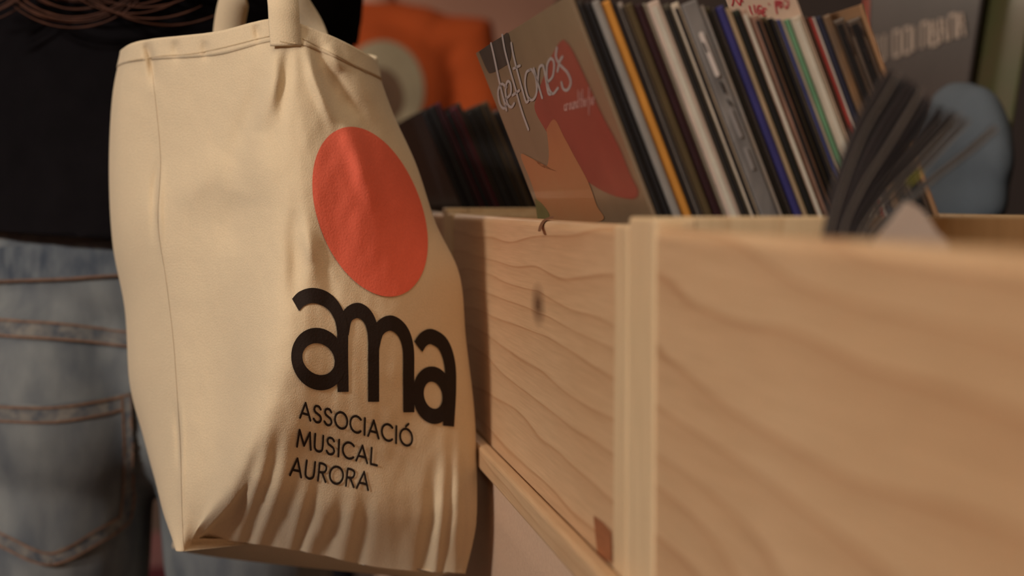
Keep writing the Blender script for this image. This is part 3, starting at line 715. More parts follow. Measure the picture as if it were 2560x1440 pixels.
cols = [
 (0.00, dd(A_, [(0, 1.13), (.5, 1.145), (.85, 1.12), (1, 1.085)])),
 (0.06, dd(S_, [(0, 1.10), (.5, 1.085), (.85, 1.07), (1, 1.075)])),
 (0.17, dd(H_, [(0, 1.06), (.5, 1.045), (.85, 1.045), (1, 1.08)])),
 (0.29, dd(F_, [(0, 1.04), (.2, 1.018), (.4, 1.000), (.6, .980), (.85, .995), (1, 1.085)])),
 (0.38, dd(Q_, [(0, 1.05), (.2, 1.03), (.4, 1.018), (.6, 1.003), (.85, 1.025), (.94, 1.05), (1, 1.10)])),
 (0.47, dd(W_, [(0, 1.07), (.2, 1.058), (.4, 1.052), (.6, 1.047), (.85, 1.065), (.94, 1.075), (1, 1.12)])),
 (0.56, dd(R2, [(0, 1.11), (.3, 1.125), (.6, 1.115), (.85, 1.105), (1, 1.135)])),
 (0.64, [Vector((p[0] - 20, p[1] + (4 if k == 0 else 0), 1.16 + .0 * k)) for k, p in enumerate(R2)]),
 (0.74, [Vector((p[0] + 30, p[1] + 18, 1.205)) for k, p in enumerate(W_)]),
 (0.84, [Vector((p[0] - 30, p[1] + 10, 1.225)) for k, p in enumerate(H_)]),
 (0.93, [Vector((p[0] + 10 + 120 * (k == 9) + 60 * (k == 8) + 20 * (k == 7), p[1] + 12 - 60 * (k == 9) - 25 * (k == 8), 1.19 if k < 9 else 1.13)) for k, p in enumerate(A_)]),
]
# folds, given in photo pixels: polyline, half-width px, height m (towards the viewer)
folds = [
 ([(694, 118), (684, 200), (664, 260), (640, 330)], 26, .0045), ([(716, 120), (712, 200), (700, 300)], 13, -.0035), ([(660, 170), (640, 240), (610, 320), (580, 420)], 20, -.0030),
 ([(762, 104), (785, 190), (808, 250), (830, 310)], 13, .0050), ([(775, 95), (815, 165), (850, 230), (905, 330), (940, 430), (965, 530)], 26, -.0050), ([(862, 300), (895, 380), (920, 450), (950, 530)], 22, .0048),
 ([(815, 110), (838, 150), (858, 180)], 14, .0035), ([(800, 170), (850, 250), (900, 300)], 20, -.0025), ([(890, 150), (930, 240), (980, 330)], 18, .0020),
 ([(366, 104), (378, 150), (384, 210)], 8, -.0045), ([(440, 100), (442, 150)], 9, -.0022), ([(512, 100), (516, 150)], 8, -.002), ([(640, 60), (648, 110)], 8, -.002),
 ([(396, 400), (386, 470), (384, 600)], 7, -.003), ([(404, 420), (398, 520), (404, 640)], 7, .0022), ([(440, 1010), (446, 1090), (448, 1180)], 7, -.003), ([(452, 1010), (455, 1120), (455, 1300)], 6, .002),
 ([(600, 480), (580, 560), (590, 640)], 34, -.003), ([(640, 330), (660, 420), (655, 520)], 32, .003), ([(560, 380), (520, 440), (440, 520)], 40, .003),
 ([(735, 520), (740, 640), (735, 760)], 20, -.0035), ([(765, 560), (780, 660)], 16, .0025), ([(800, 600), (815, 690), (835, 760)], 16, -.002),
 ([(652, 1120), (630, 1180), (606, 1240)], 11, -.0045), ([(672, 1100), (650, 1190), (622, 1270)], 11, .0040), ([(694, 1090), (672, 1200), (640, 1290)], 12, -.0045), ([(718, 1120), (694, 1220), (664, 1300)], 11, .0035), ([(742, 1200), (716, 1270), (690, 1330)], 11, -.004),
 ([(768, 1230), (752, 1290), (736, 1345)], 11, .0035), ([(792, 1210), (770, 1290), (752, 1350)], 13, -.0055), ([(828, 1250), (802, 1310), (780, 1355)], 11, .0035), ([(852, 1270), (832, 1330), (815, 1372)], 10, -.004), ([(890, 1240), (880, 1310), (862, 1370)], 13, .004), ([(915, 1250), (905, 1330), (895, 1390)], 12, -.004),
 ([(960, 1150), (955, 1250), (940, 1350)], 24, .002), ([(1085, 1180), (1080, 1290), (1060, 1400)], 11, -.0055), ([(1108, 1180), (1104, 1290), (1096, 1400)], 9, .0045), ([(1126, 1190), (1120, 1300), (1104, 1410)], 9, -.005), ([(1145, 1160), (1145, 1290), (1140, 1400)], 9, .004), ([(1163, 1150), (1166, 1290), (1160, 1400)], 8, -.005),
]
NU, NV = 300, 190
us = [c[0] for c in cols]; nC = len(cols)
def bag_px(u, v):
    """closed Catmull-Rom around the bag at height v"""
    u = u % 1.0
    i = max(k for k in range(nC) if us[k] <= u + 1e-9)
    u0 = us[i]; u1 = us[i + 1] if i + 1 < nC else 1.0; f = (u - u0) / (u1 - u0)
    g = lambda k: catmull(cols[k % nC][1], v)
    p0, p1, p2, p3 = g(i - 1), g(i), g(i + 1), g(i + 2)
    return p1, p2, p0, p3, f
def cr(p0, p1, p2, p3, f):
    return 0.5 * ((2 * p1) + (p2 - p0) * f + (2 * p0 - 5 * p1 + 4 * p2 - p3) * f * f + (3 * p1 - p0 - 3 * p2 + p3) * f ** 3)
# uneven columns: more on the visible side
UU = [0.62 * k / 220 for k in range(220)] + [0.62 + 0.38 * k / 80 for k in range(80)]
grid = []
def pleat(ln, w_, a_):
    if min(p[1] for p in ln) > 1050 and max(p[1] for p in ln) > 1230:      # pleats run out through the bottom edge and start softly
        (x0, y0), (x1, y1), (x2, y2) = ln; k_ = random.uniform(.75, 1.35)
        return [(x0 + (x0 - x1) * .9 * k_, y0 + (y0 - y1) * .9 * k_), (x0, y0), (x1, y1), (x2, y2), (x2 + (x2 - x1) * .9, y2 + (y2 - y1) * .9)], w_ * random.uniform(1.15, 1.9), a_ * random.uniform(.5, .85), True
    return ln, w_ * 1.2, a_ * 1.55, False
folds = [pleat(*f_) for f_ in folds]
def sstep(x): x = max(0, min(1, x)); return x * x * (3 - 2 * x)
gus = [(462, 1384), (520, 1320), (570, 1268), (606, 1222), (634, 1170)]
fb = [(ln, min(p[0] for p in ln) - 3 * w_, max(p[0] for p in ln) + 3 * w_, min(p[1] for p in ln) - 3 * w_, max(p[1] for p in ln) + 3 * w_, w_, a_, pl_) for ln, w_, a_, pl_ in folds]
for j in range(NV + 1):
    v = j / NV; ctrl = [catmull(c[1], v) for c in cols]; row = []
    for u in UU:
        i = max(k for k in range(nC) if us[k] <= u + 1e-9); u0 = us[i]; u1 = us[i + 1] if i + 1 < nC else 1.0; f = (u - u0) / (u1 - u0)
        q = cr(ctrl[i - 1], ctrl[i], ctrl[(i + 1) % nC], ctrl[(i + 2) % nC], f)
        if u < 0.56:
            p = q.xy; dz = 0
            edge = min(1, (u + .004) / .03) * min(1, (.56 - u) / .03)
            for ln, xa, xb, ya, yb, w_, a_, pl_ in fb:
                if xa < p.x < xb and ya < p.y < yb:
                    d, t = seg_dist(p, ln); dz += a_ * exp(-(d / w_) ** 2) * (sstep(t * 1.7) if pl_ else sin(pi * (.06 + .88 * t)))
            if 440 < p.x < 800 and p.y > 1120:                 # front drops back behind the corner flap
                d, t = seg_dist(p, gus); k_ = min(3, int(t * 4)); ga, gb = Vector(gus[k_]), Vector(gus[k_ + 1])
                if (gb - ga).cross(p - ga) > 0: dz -= .013 * (1 - exp(-d / 6)) * exp(-d / 110) * (1 - sstep((t - .45) / .5))
            dz += .0012 * noise.noise(Vector((p.x / 90, p.y / 130, 1.3))) + .0005 * noise.noise(Vector((p.x / 26, p.y / 50, 4)))
            q.z -= dz * edge * 1.15
        row.append(q)
    grid.append(row)
nU = len(UU)
bv = [P(q.x, q.y, q.z) for row in grid for q in row]
for k, p in enumerate(bv):                                   # the bag rests just off the crate front
    if p.y > -0.0125 : p.y = -0.0125 - 0.02 * (p.y + .0125)
bf = []
for j in range(NV):
    for i in range(nU):
        a = j * nU + i; b = j * nU + (i + 1) % nU; bf.append((a, a + nU, b + nU, b))
# bottom closes with a flat seam
bc = len(bv); bot = [NV * nU + i for i in range(nU)]
cen = sum((bv[i] for i in bot), Vector()) / nU + Vector((0, 0, .012)); bv.append(cen)
for i in range(nU): bf.append((bot[i], bc, bot[(i + 1) % nU]))
def canvas(name, col):
    m = mat(name, col, .92, .05, 900, spec=.15, bump=.25)
    nt = m.node_tree; b = nt.nodes['Principled BSDF']
    b.inputs['Sheen Weight'].default_value = .15
    return m
canv = canvas('natural_canvas', srgb(222, 199, 162))
bag_o = P(760, 1380, 1.12)
bag = thing('tote_bag', tuple(bag_o), 'natural canvas tote bag with a red dot and black lettering, hanging beside the crates', 'bag')
body = mesh('bag_body', bv, bf, canv, bag, True)
bm = bmesh.new(); bm.from_mesh(body.data); bmesh.ops.recalc_face_normals(bm, faces=bm.faces); bm.to_mesh(body.data); bm.free()
body.data.polygons.foreach_set('use_smooth', [True] * len(body.data.polygons))
bvh = BVHTree.FromPolygons([tuple(v) for v in bv], bf); bhit = bvh_hit(bvh)
# hem band around the rim
Vh, Fh = [], []
rows = list(range(0, 10))
cxy = sum((bv[i] for i in range(nU)), Vector()) / nU
for j in rows:
    for i in range(nU):
        p = bv[j * nU + i]; a = bv[j * nU + (i + 1) % nU]; b = bv[j * nU + i - 1]; up = bv[(j + 1) * nU + i] - bv[max(0, j - 1) * nU + i]
        n_ = (a - b).cross(up).normalized()
        if n_.dot(p - Vector((cxy.x, cxy.y, p.z))) < 0: n_ = -n_
        Vh.append(p + n_ * .0004 + (Vector((0, 0, .0008)) if j == 0 else Vector()))
for j in range(len(rows) - 1):
    for i in range(nU):
        a = j * nU + i; b = j * nU + (i + 1) % nU; Fh.append((a, a + nU, b + nU, b))
hem = mesh('hem', Vh, Fh, canv, bag, True)
md = hem.modifiers.new('t', 'SOLIDIFY'); md.thickness = .0005; md.offset = 0
hemb = BVHTree.FromPolygons([tuple(v) for v in Vh], Fh)
def bag_hit2(px, py):
    h1 = bhit(px, py); r = ray(px, py).normalized(); co, n, i, d = hemb.ray_cast(CAM, r)
    if co is not None and (h1 is None or d < (h1[0] - CAM).length + .01): return (co - r * .0005, n)
    return h1
# side seam
sp_ = [S_[0]] + S_[1:]
V2, F2 = ribbon2d([[(p[0] + 2, p[1] + (4 if k == 0 else -4 if k == 9 else 0)) for k, p in enumerate(S_)]], 4, n=90)
project('side_seam', V2, F2, bhit, canvas('seam_canvas', srgb(222, 199, 162)), bag, .0004)
# stitches of the hem: one thin line
hl = [(322, 152), (400, 140), (480, 134), (560, 118), (640, 98), (684, 88)]
V2, F2 = ribbon2d([hl, [(756, 96), (800, 118), (860, 148), (915, 182)]], 2.4)
project('hem_stitching', V2, F2, bag_hit2, canvas('stitch_canvas', srgb(208, 184, 146)), bag, .0004)
# straps: flat webbing running up to the shoulder
def strap(pts, w_=0.0225, name='strap', face=None):
    P3 = [catmull(pts, k / 40) for k in range(41)]; V = []; Fc = []; th = .0011
    for i, p in enumerate(P3):
        t = (P3[min(40, i + 1)] - P3[max(0, i - 1)]).normalized(); fc = face[0].lerp(face[1], i / 40) if face else -FW
        side = t.cross(fc).normalized(); n_ = side.cross(t).normalized(); cup = .0004
        V += [p - side * w_ / 2 + n_ * th, p + n_ * (th + cup), p + side * w_ / 2 + n_ * th, p + side * w_ / 2 - n_ * th, p + n_ * (cup - th), p - side * w_ / 2 - n_ * th]
    for i in range(40):
        for q in range(6): Fc.append((6 * i + q, 6 * i + (q + 1) % 6, 6 * i + 6 + (q + 1) % 6, 6 * i + 6 + q))
    Fc += [(5, 4, 3, 2, 1, 0), tuple(240 + q for q in range(6))]
    o = mesh(name, V, Fc, canv, bag, True)
    bm = bmesh.new(); bm.from_mesh(o.data); bmesh.ops.recalc_face_normals(bm, faces=bm.faces); bm.to_mesh(o.data); bm.free()
    return o
SHO = P(560, -640, 1.34)                 # top of the carrying shoulder
SHO.z = 1.425
meet = P(672, -150, 1.12)
hf = bag_hit2(716, 116)[0] - FW * .0016; hf2 = bag_hit2(712, 62)[0] - FW * .0018
fc0, fc1 = (-FW + RT * .35).normalized(), (-FW * .4 + UP).normalized()
strap([hf, hf2, P(707, 0, 1.042), P(694, -70, 1.07), meet + RT * .006, meet.lerp(SHO, .55), SHO + Vector((0, -.004, .006))], .0225, 'strap', (fc0, fc1))
strap([P(569, 150, 1.20), P(573, 70, 1.195), P(590, -10, 1.18), P(630, -90, 1.15), meet - RT * .010, meet.lerp(SHO, .5) - RT * .012, SHO + Vector((0, -.03, .006))], .0255, 'strap', ((-FW + RT * .2).normalized(), fc1))
strap([P(800, 130, 1.17), P(778, 70, 1.165), P(735, 0, 1.15), P(700, -80, 1.14), meet + RT * .002 + FW * .006, meet.lerp(SHO, .5) + RT * .004 + FW * .01, SHO + Vector((0, -.016, .009))], .0225, 'strap', ((-FW - RT * .4).normalized(), fc1))
# stitched square where the strap meets the bag
V2, F2 = ribbon2d([[(702, 106), (738, 111)]], 2.2)
project('strap_stitching', V2, F2, lambda x, y: (bag_hit2(x, y)[0] - FW * .0026, bag_hit2(x, y)[1]) if bag_hit2(x, y) else None, bpy.data.materials['stitch_canvas'], bag, .0012)

# print: red dot
el = [(925 + 145 * cos(t) - 6 * max(0, cos(t + pi / 4)) ** 3, 530 + 200 * sin(t) + 70 * cos(t)) for t in [2 * pi * k / 96 for k in range(96)]]
V2, F2 = fill2d(el, 26)
project('red_dot', V2, F2, bhit, mat('red_ink_print', srgb(238, 112, 86), .85, .04, 600, bump=.2, spec=.15), bag, .0007)['label'] = 'large printed red dot'
# print: logo letters
def cb3(pts): return [(600 + x / 1.3714, 250 + y / 1.3714) for x, y in pts]
def ell(cx, cy, rx, ry, sl, n=14, s=0, e=2 * pi): return [(cx + rx * cos(t), cy + ry * sin(t) + sl * rx * cos(t)) for t in [s + (e - s) * k / n for k in range(n + 1)]]
blackp = mat('black_ink_print', srgb(46, 36, 30), .85, .06, 600, bump=.2, spec=.15)
logo = [cb3([(190, 704), (212, 682), (248, 671), (292, 684), (328, 720), (348, 780), (350, 880), (352, 1000)]),
        cb3(ell(268, 888, 74, 80, .12, 18)),
        cb3([(352, 800), (366, 742), (402, 722), (436, 745), (454, 800), (456, 900), (456, 1034)]),
        cb3([(456, 850), (474, 788), (514, 765), (554, 792), (574, 850), (576, 950), (577, 1070)]),
        cb3([(609, 846), (628, 820), (656, 812), (694, 838), (716, 900), (720, 990), (713, 1118)]),
        cb3(ell(660, 1012, 51, 72, .16, 18))]
V2, F2 = ribbon2d(logo, 38, .72, cap=False, n=70)
project('logo_lettering', V2, F2, bhit, blackp, bag, .0008)['label'] = 'bold black rounded logo lettering'
# print: three lines of thin capitals
def L_A(): return [[(0, 0), (.38, 1)], [(.38, 1), (.76, 0)], [(.14, .32), (.62, .32)]], .80
def L_S(): return [[(.52, .84), (.38, .98), (.16, .97), (.06, .8), (.12, .62), (.3, .52), (.48, .42), (.55, .22), (.42, .04), (.2, .01), (.03, .16)]], .62
def L_O(): return [ell(.46, .5, .44, .49, 0, 20)], .94
def L_C(): return [ell(.46, .5, .44, .49, 0, 16, pi * .25, pi * 1.75)], .82
def L_I(): return [[(.08, 0), (.08, 1)]], .18
def L_M(): return [[(0, 0), (.12, 1)], [(.12, 1), (.48, .15)], [(.48, .15), (.84, 1)], [(.84, 1), (.96, 0)]], 1.0
def L_U(): return [[(.05, 1), (.05, .35), (.12, .1), (.33, .01), (.54, .1), (.61, .35), (.61, 1)]], .70
def L_L(): return [[(.06, 1), (.06, 0)], [(.06, 0), (.48, 0)]], .52
def L_R(): return [[(.06, 0), (.06, 1)], [(.06, 1), (.3, 1), (.5, .9), (.53, .72), (.44, .55), (.28, .5), (.06, .5)], [(.28, .5), (.58, 0)]], .62
def L_Oa():
    g, w_ = L_O(); return g + [[(.42, 1.14), (.60, 1.32)]], w_
GL = dict(A=L_A, S=L_S, O=L_O, C=L_C, I=L_I, M=L_M, U=L_U, L=L_L, R=L_R); GL['Ó'] = L_Oa
def line_of(text, a, b, h0, h1, up):
    """capitals on the baseline a->b (photo pixels); up = direction of the stems"""
    tot = 0; parts = []
    for ch in text:
        g, w_ = GL[ch](); parts.append((g, tot, w_)); tot += w_ + .16
    tot -= .16; out = []
    for g, x0, w_ in parts:
        for l in g:
            q = []
            for (x, y) in l:
                f = (x0 + x) / tot; h = h0 + (h1 - h0) * f
                q.append((a[0] + (b[0] - a[0]) * f + up * h * y, a[1] + (b[1] - a[1]) * f - h * y))
            out.append(q)
    return out
txt = line_of('ASSOCIACIÓ', *cb3([(204, 1088), (590, 1190)]), 40, 42, .02) + line_of('MUSICAL', *cb3([(194, 1186), (470, 1252)]), 42, 40, .05) + line_of('AURORA', *cb3([(170, 1284), (440, 1336)]), 44, 42, .10)
V2, F2 = ribbon2d(txt, 6.2, .75, n=None)
project('small_lettering', V2, F2, bhit, blackp, bag, .0008)['label'] = 'three lines of thin black capitals'

# ------------------------------------------------------------------ people
skin = mat('skin', srgb(190, 140, 112), .55, .06, 30)
def Rz(a): return Matrix.Rotation(a, 4, 'Z')
def person(base, yaw, label, top_col, top_name, trouser, hem_z, hair_col, hair_len, arms, head_turn=0.0, sleeve=True, k=1.0, top_loose=1.0):
    """standing figure; local X = its right, Y = its front, Z up"""
    root = thing('person', base, label, 'person')
    root.rotation_euler = (0, 0, yaw)
    body_parts = [('e', Vector((0, .01, 1.585)), (.074, .092, .112)), ('e', Vector((0, .045, 1.535)), (.056, .062, .07)), ('e', Vector((0, .105, 1.565)), (.012, .018, .02)),
        ('e', Vector((.077, .0, 1.575)), (.012, .02, .03)), ('e', Vector((-.077, .0, 1.575)), (.012, .02, .03)), ('e', Vector((0, .10, 1.525)), (.024, .012, .008)),
        ('l', [((0, -.01, 1.36), .06), ((0, 0, 1.44), .052), ((0, .012, 1.52), .055)]),
        ('e', Vector((0, -.01, 1.28)), (.155, .095, .15)), ('e', Vector((0, 0, 1.08)), (.125, .09, .17)), ('e', Vector((0, -.005, .92)), (.13, .078, .11))]
    for s in (-1, 1):
        sh_, el_, wr_ = [Vector(q) for q in arms[s]]
        body_parts.append(('l', [((s * .08, -.01, 1.37), .05), (sh_, .052), (sh_.lerp(el_, .5), .043), (el_, .036), (el_.lerp(wr_, .4), .036), (wr_, .024)]))
        # hand: palm, four fingers, thumb
        d = (wr_ - el_).normalized(); side = d.cross(Vector((0, 0, 1))).normalized(); up = side.cross(d)
        palm = wr_ + d * .045
        body_parts.append(('l', [(wr_, (.022, .018)), (palm, (.034, .014)), (wr_ + d * .085, (.036, .012))]))
        for q, ln in enumerate((.062, .072, .068, .054)):
            r0_ = wr_ + d * .085 + side * (.027 - .018 * q); j1 = r0_ + d * ln * .55 - up * .008; j2 = j1 + (d * .75 - up * .65).normalized() * ln * .5
            body_parts.append(('l', [(r0_ - d * .01, .0088), (j1, .0082), (j2, .007)]))
        t0 = wr_ + d * .03 + side * .03; body_parts.append(('l', [(t0, .011), (t0 + d * .025 + side * .018 - up * .006, .0095), (t0 + d * .055 + side * .016 - up * .012, .008)]))
        body_parts.append(('l', [((s * .085, 0, .86), .075), ((s * .09, .005, .48), .048), ((s * .09, -.005, .30), .045), ((s * .09, -.01, .09), .034)]))
    o = blob('body', body_parts, .0062, skin, root, 5)
    # trousers
    jp = [('e', Vector((0, -.005, .985)), (.165, .112, .11)), ('e', Vector((0, 0, .875)), (.182, .115, .12)),
          ('e', Vector((-.083, -.055, .855)), (.098, .085, .115)), ('e', Vector((.083, -.055, .855)), (.098, .085, .115))]
    for s in (-1, 1):
        jp.append(('l', [((s * .088, -.008, .86), (.09, .105)), ((s * .095, -.022, .70), (.086, .102)), ((s * .095, .004, .48), (.064, .066)), ((s * .096, -.004, .3), (.06, .062)), ((s * .096, -.008, .10), (.058, .06))]))
    def cutw(me):
        bm = bmesh.new(); bm.from_mesh(me)
        bmesh.ops.bisect_plane(bm, geom=bm.verts[:] + bm.edges[:] + bm.faces[:], plane_co=(0, 0, 1.05), plane_no=(0, 0, 1), clear_outer=True)
        bmesh.ops.bisect_plane(bm, geom=bm.verts[:] + bm.edges[:] + bm.faces[:], plane_co=(0, 0, .075), plane_no=(0, 0, -1), clear_outer=True)
        bm.to_mesh(me); bm.free()
    j = blob('jeans', jp, .0085, trouser, root, 8, .004, 11, 3.1, cutw)
    # shoes
    shoe = mat('shoe_' + top_name, srgb(40, 36, 36), .6, .1, 30)
    for s in (-1, 1):
        blob('shoe', [('l', [((s * .096, -.05, .045), (.042, .04)), ((s * .098, .05, .042), (.045, .036)), ((s * .105, .15, .032), (.044, .028))]), ('e', Vector((s * .096, -.03, .08)), (.045, .055, .045))], .008, shoe, root, 4, 0, 1, 0,
             lambda me: [setattr(v.co, 'z', max(.001, v.co.z)) for v in me.vertices] and None)
    # top
    L_ = top_loose
    tp = [('e', Vector((0, -.012, 1.27)), (.185, .125, .165)), ('l', [((0, -.02, 1.20), (.178 * L_, .118 * L_)), ((0, -.02, 1.08), (.182 * L_, .122 * L_)), ((0, -.025, .96), (.198 * L_, .142 * L_)), ((0, -.025, .84), (.206 * L_, .155 * L_))])]
    tp.append(('l', [((-.11, -.012, 1.375), (.07, .075)), ((0, -.012, 1.385), (.075, .075)), ((.11, -.012, 1.375), (.07, .075))]))
    for s in (-1, 1):
        sh_, el_, wr_ = [Vector(q) for q in arms[s]]
        tp.append(('l', [(Vector((s * .1, -.012, 1.36)), .075), (sh_, .074), (sh_.lerp(el_, .62), .066)]))
    def cut(me):
        bm = bmesh.new(); bm.from_mesh(me)
        bmesh.ops.bisect_plane(bm, geom=bm.verts[:] + bm.edges[:] + bm.faces[:], plane_co=(0, 0, hem_z), plane_no=(-.055, 0, -1), clear_outer=True)
        for s in (-1, 1):
            sh_, el_, wr_ = [Vector(q) for q in arms[s]]; d = (el_ - sh_).normalized(); cpt = sh_.lerp(el_, .60)
            vsel = [v for v in bm.verts if (v.co - cpt).dot(d) > 0 and (v.co - cpt - d * (v.co - cpt).dot(d)).length < .10 and (v.co - cpt).dot(d) < .12 and abs(v.co.x) > .14]
            bmesh.ops.delete(bm, geom=vsel, context='VERTS')
        bmesh.ops.bisect_plane(bm, geom=bm.verts[:] + bm.edges[:] + bm.faces[:], plane_co=(0, 0, 1.452), plane_no=(0, 0, 1), clear_outer=True)
        bm.to_mesh(me); bm.free()
    t = blob(top_name, tp, .009, top_col, root, 6, .010, 9, 7.7, cut)
    md = t.modifiers.new('t', 'SOLIDIFY'); md.thickness = .002; md.offset = -1
    # face
    ew = mat('eye_white_' + top_name, srgb(225, 220, 212), .3); ei = mat('eye_dark_' + top_name, srgb(50, 34, 24), .2); lp = mat('lips_' + top_name, srgb(170, 92, 84), .5)
    for s in (-1, 1):
        e = blob('eye', [('e', Vector((s * .031, .088, 1.588)), (.013, .010, .0085))], .0025, ew, root, 1)
        ir = blob('iris', [('e', Vector((s * .031, .0965, 1.588)), (.005, .003, .005))], .0015, ei, root, 1); ir.parent = e
    blob('mouth', [('l', [((-.022, .100, 1.527), .004), ((0, .108, 1.526), .006), ((.022, .100, 1.527), .004)])], .0025, lp, root, 1)
    # hair: scalp cap and strands
    cap = blob('hair_cap', [('e', Vector((0, -.012, 1.612)), (.086, .098, .102)), ('e', Vector((0, -.05, 1.56)), (.08, .062, .10))], .008, hair_col, root, 4)
    if hair_len > 0:
        cv = bpy.data.curves.new('hair', 'CURVE'); cv.dimensions = '3D'; cv.bevel_depth = .0012; cv.bevel_resolution = 1; cv.materials.append(hair_col)
        random.seed(11)
        for lock in range(13):
            a = random.uniform(-1, 1); x0 = a * .08; l = hair_len * random.uniform(.80, 1.02) * (1 - .08 * abs(a)); ph = random.uniform(0, 6.3)
            cl_ = 1 if random.random() < .75 else -1; spn = random.gauss(-.02, .04); am = random.uniform(.012, .026); big = random.uniform(.045, .095); curl = random.uniform(1.5, 2.4)
            for q in range(13):
                jx, jy, jl = random.gauss(0, .007), random.gauss(0, .004), random.gauss(0, .010); pts = []
                rr = big + jx * 1.6
                for i in range(91):
                    t_ = i / 90; u_ = min(1, t_ / .72); z = 1.64 - (l + jl) * u_
                    x = x0 * (1 + .7 * u_) + spn * u_ + am * sin(ph + u_ * 9) * u_ + jx * (.4 + u_)
                    y = -.08 - .05 * sqrt(max(0, 1 - a * a)) - .03 * sin(pi * min(1, u_ * 1.1)) + .010 * cos(ph + u_ * 9) * u_ + jy
                    if t_ > .72:
                        an = (t_ - .72) / .28 * curl
                        x += cl_ * rr * (1 - cos(an)); z -= rr * sin(an); y -= .012 * sin(an)
                    if z < 1.43: y = min(y, -.165 + jy)
                    pts.append((x, y, z))
                s_ = cv.splines.new('POLY'); s_.points.add(len(pts) - 1)
                for pt, c_ in zip(s_.points, pts): pt.co = (*c_, 1); pt.radius = random.uniform(.5, .9)
                s_.points[-1].radius = .2; s_.points[-2].radius = .35
        ho = bpy.data.objects.new('hair', cv); C.objects.link(ho); ho.parent = root; ho['kind'] = 'stuff'
    return root, j, t
denim = mat('denim', srgb(84, 88, 92), .9, .0, 26, (1, 1, .45), bump=.5, col2=srgb(128, 130, 126))
blackt = mat('black_cotton', srgb(19, 16, 17), .95, .15, 40, spec=.06)
orange = mat('orange_cotton', srgb(190, 82, 32), .9, .08, 12)
hairm = mat('brown_hair', srgb(74, 43, 28), .5, .3, 20, spec=.15)
hairm2 = mat('dark_hair', srgb(38, 28, 24), .4, .2, 60)
pc_ = P(392, 700, 1.435); yawp = pi / 2 - YAW
def arm_set(fwd): return fwd
p1, jeans, tee = person((pc_.x, pc_.y, 0), yawp, 'person in black T-shirt and faded blue jeans, long wavy brown hair, seen from behind', blackt, 'black_tshirt', denim, 1.014, hairm, .362,
    {-1: ((-.150, -.01, 1.36), (-.15, .08, 1.10), (-.10, .30, 1.14)), 1: ((.145, -.01, 1.36), (.12, .12, 1.12), (.08, .36, 1.16))}, top_loose=.95)
p1s = 1.0
po = P(930, 300, 2.9)
p2, j2, t2 = person((po.x, po.y, 0), yawp + .15, 'person in orange T-shirt with a round pale print on the back', orange, 'orange_tshirt', mat('dark_trousers', srgb(34, 30, 32), .9, .1, 20), .93, hairm2, 0,
    {-1: ((-.18, -.01, 1.37), (-.23, -.02, 1.11), (-.2, .16, .98)), 1: ((.185, -.01, 1.37), (.235, -.02, 1.11), (.20, .16, .98))}, top_loose=1.03)
bpy.context.view_layer.update()
def world_bvh(o):
    dg = bpy.context.evaluated_depsgraph_get(); me = o.evaluated_get(dg).data; M_ = o.matrix_world
    return BVHTree.FromPolygons([tuple(M_ @ v.co) for v in me.vertices], [tuple(p.vertices) for p in me.polygons])
def project_on(name, V2, F2, h, m, owner, lift):
    o = project(name, V2, F2, h, m, None, lift)
    o.parent = owner; o.matrix_parent_inverse = owner.matrix_world.inverted(); return o
jb = world_bvh(jeans); jh = bvh_hit(jb)
thread = mat('tan_thread', srgb(122, 92, 72), .8, .25, 200)
seamd = mat('denim_seam', srgb(66, 72, 80), .9, .3, 90, (1, 1, 1), col2=srgb(128, 122, 112))
pocket = mat('denim_pocket', srgb(84, 88, 92), .9, 0, 22, (1, 1, .4), bump=.5, col2=srgb(128, 130, 126))
def strip(name, lines, wd, m, lift, n=60):
    V2, F2 = ribbon2d(lines, wd, 1.0, cap=False, n=n); return project_on(name, V2, F2, jh, m, jeans, lift)
# pocket patch
pk = [(-150, 985), (-40, 1005), (120, 1012), (240, 996), (330, 975), (336, 1100), (326, 1240), (318, 1300), (250, 1350), (128, 1412), (20, 1370), (-90, 1310), (-150, 1280)]
pkd = []
for a, b in zip(pk, pk[1:] + pk[:1]): pkd += [(a[0] + (b[0] - a[0]) * k / 6, a[1] + (b[1] - a[1]) * k / 6) for k in range(6)]
V2, F2 = fill2d(pkd, 14); project_on('back_pocket', V2, F2, jh, pocket, jeans, .0035)['label'] = 'back pocket with tan stitching'
strip('pocket_hem', [[(-150, 1008), (-40, 1028), (120, 1034), (240, 1018), (332, 996)]], 40, seamd, .0042)
strip('pocket_edge', [[(320, 985), (322, 1100), (312, 1240), (302, 1300)]], 28, seamd, .0046)
strip('pocket_edge', [[(310, 1298), (240, 1342), (128, 1396)], [(128, 1396), (20, 1356), (-90, 1296)]], 30, seamd, .0044)
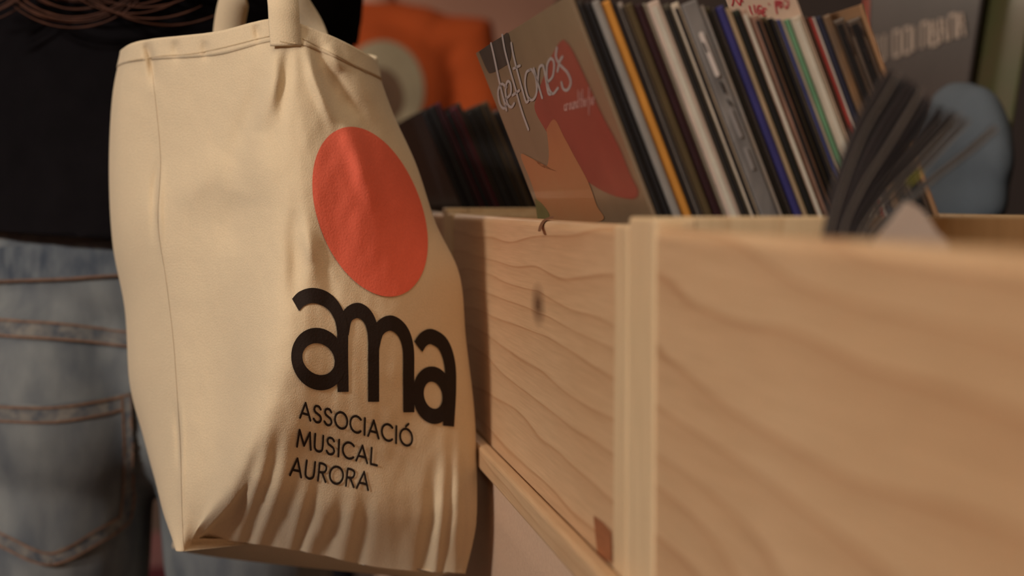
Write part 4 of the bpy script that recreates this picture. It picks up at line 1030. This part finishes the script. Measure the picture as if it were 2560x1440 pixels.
strip('pocket_stitching', [[(-150, 993), (-40, 1012), (120, 1018), (240, 1003), (330, 983)], [(-150, 1024), (-40, 1046), (120, 1053), (240, 1036), (306, 1020)], [(332, 985), (336, 1100), (326, 1240), (316, 1298)], [(306, 985), (308, 1100), (298, 1230), (290, 1290)],
   [(316, 1302), (250, 1350), (128, 1408), (20, 1368), (-90, 1308)], [(290, 1290), (230, 1326), (128, 1380), (30, 1340), (-90, 1280)]], 5, thread, .0056)
# waistband and yoke
strip('waistband', [[(-200, 672), (0, 662), (150, 654), (300, 645), (480, 640), (640, 642)]], 84, mat('denim_band', srgb(70, 76, 84), .9, 0, 60, (1, 1, .6), col2=srgb(114, 118, 118)), .0040)
strip('waistband_stitching', [[(-200, 712), (0, 702), (150, 696), (320, 685), (480, 680)]], 6, thread, .0052)
strip('yoke_seam', [[(-200, 800), (0, 818), (150, 830), (330, 848), (480, 862)]], 40, seamd, .0030)
strip('yoke_stitching', [[(-200, 784), (0, 804), (150, 814), (330, 830), (480, 844)], [(-200, 822), (0, 842), (150, 852), (330, 868), (480, 882)]], 5, thread, .0042)
# round print on the orange shirt
tbv = world_bvh(t2)
ring = []
V2, F2 = fill2d([(955 + 104 * cos(2 * pi * k / 48), 225 + 122 * sin(2 * pi * k / 48)) for k in range(48)], 12)
pr = project_on('round_print', V2, F2, bvh_hit(tbv), mat('pale_print', srgb(168, 150, 118), .9, .1, 12), t2, .003); pr['label'] = 'round pale print'
V2, F2 = fill2d([(945 + 62 * cos(2 * pi * k / 40), 246 + 76 * sin(2 * pi * k / 40)) for k in range(40)], 8)
pr = project_on('print_centre', V2, F2, bvh_hit(tbv), mat('brown_print', srgb(112, 84, 62), .9, .25, 12), t2, .005); pr['label'] = 'brown centre of the print'

# ------------------------------------------------------------------ dark red box far behind, on the floor
rb = P(345, 1425, 3.3)
bx_ = thing('storage_box', (rb.x, rb.y, 0), 'dark red storage box on the floor beyond the jeans', 'box')
rm = mat('red_card', srgb(84, 28, 32), .7, .12, 20)
box('box_body', (rb.x - .16, rb.y - .12, 0.001), (rb.x + .16, rb.y + .12, rb.z + .02), rm, bx_, .004)
box('box_lid', (rb.x - .168, rb.y - .128, rb.z + .0), (rb.x + .168, rb.y + .128, rb.z + .05), rm, bx_, .006)
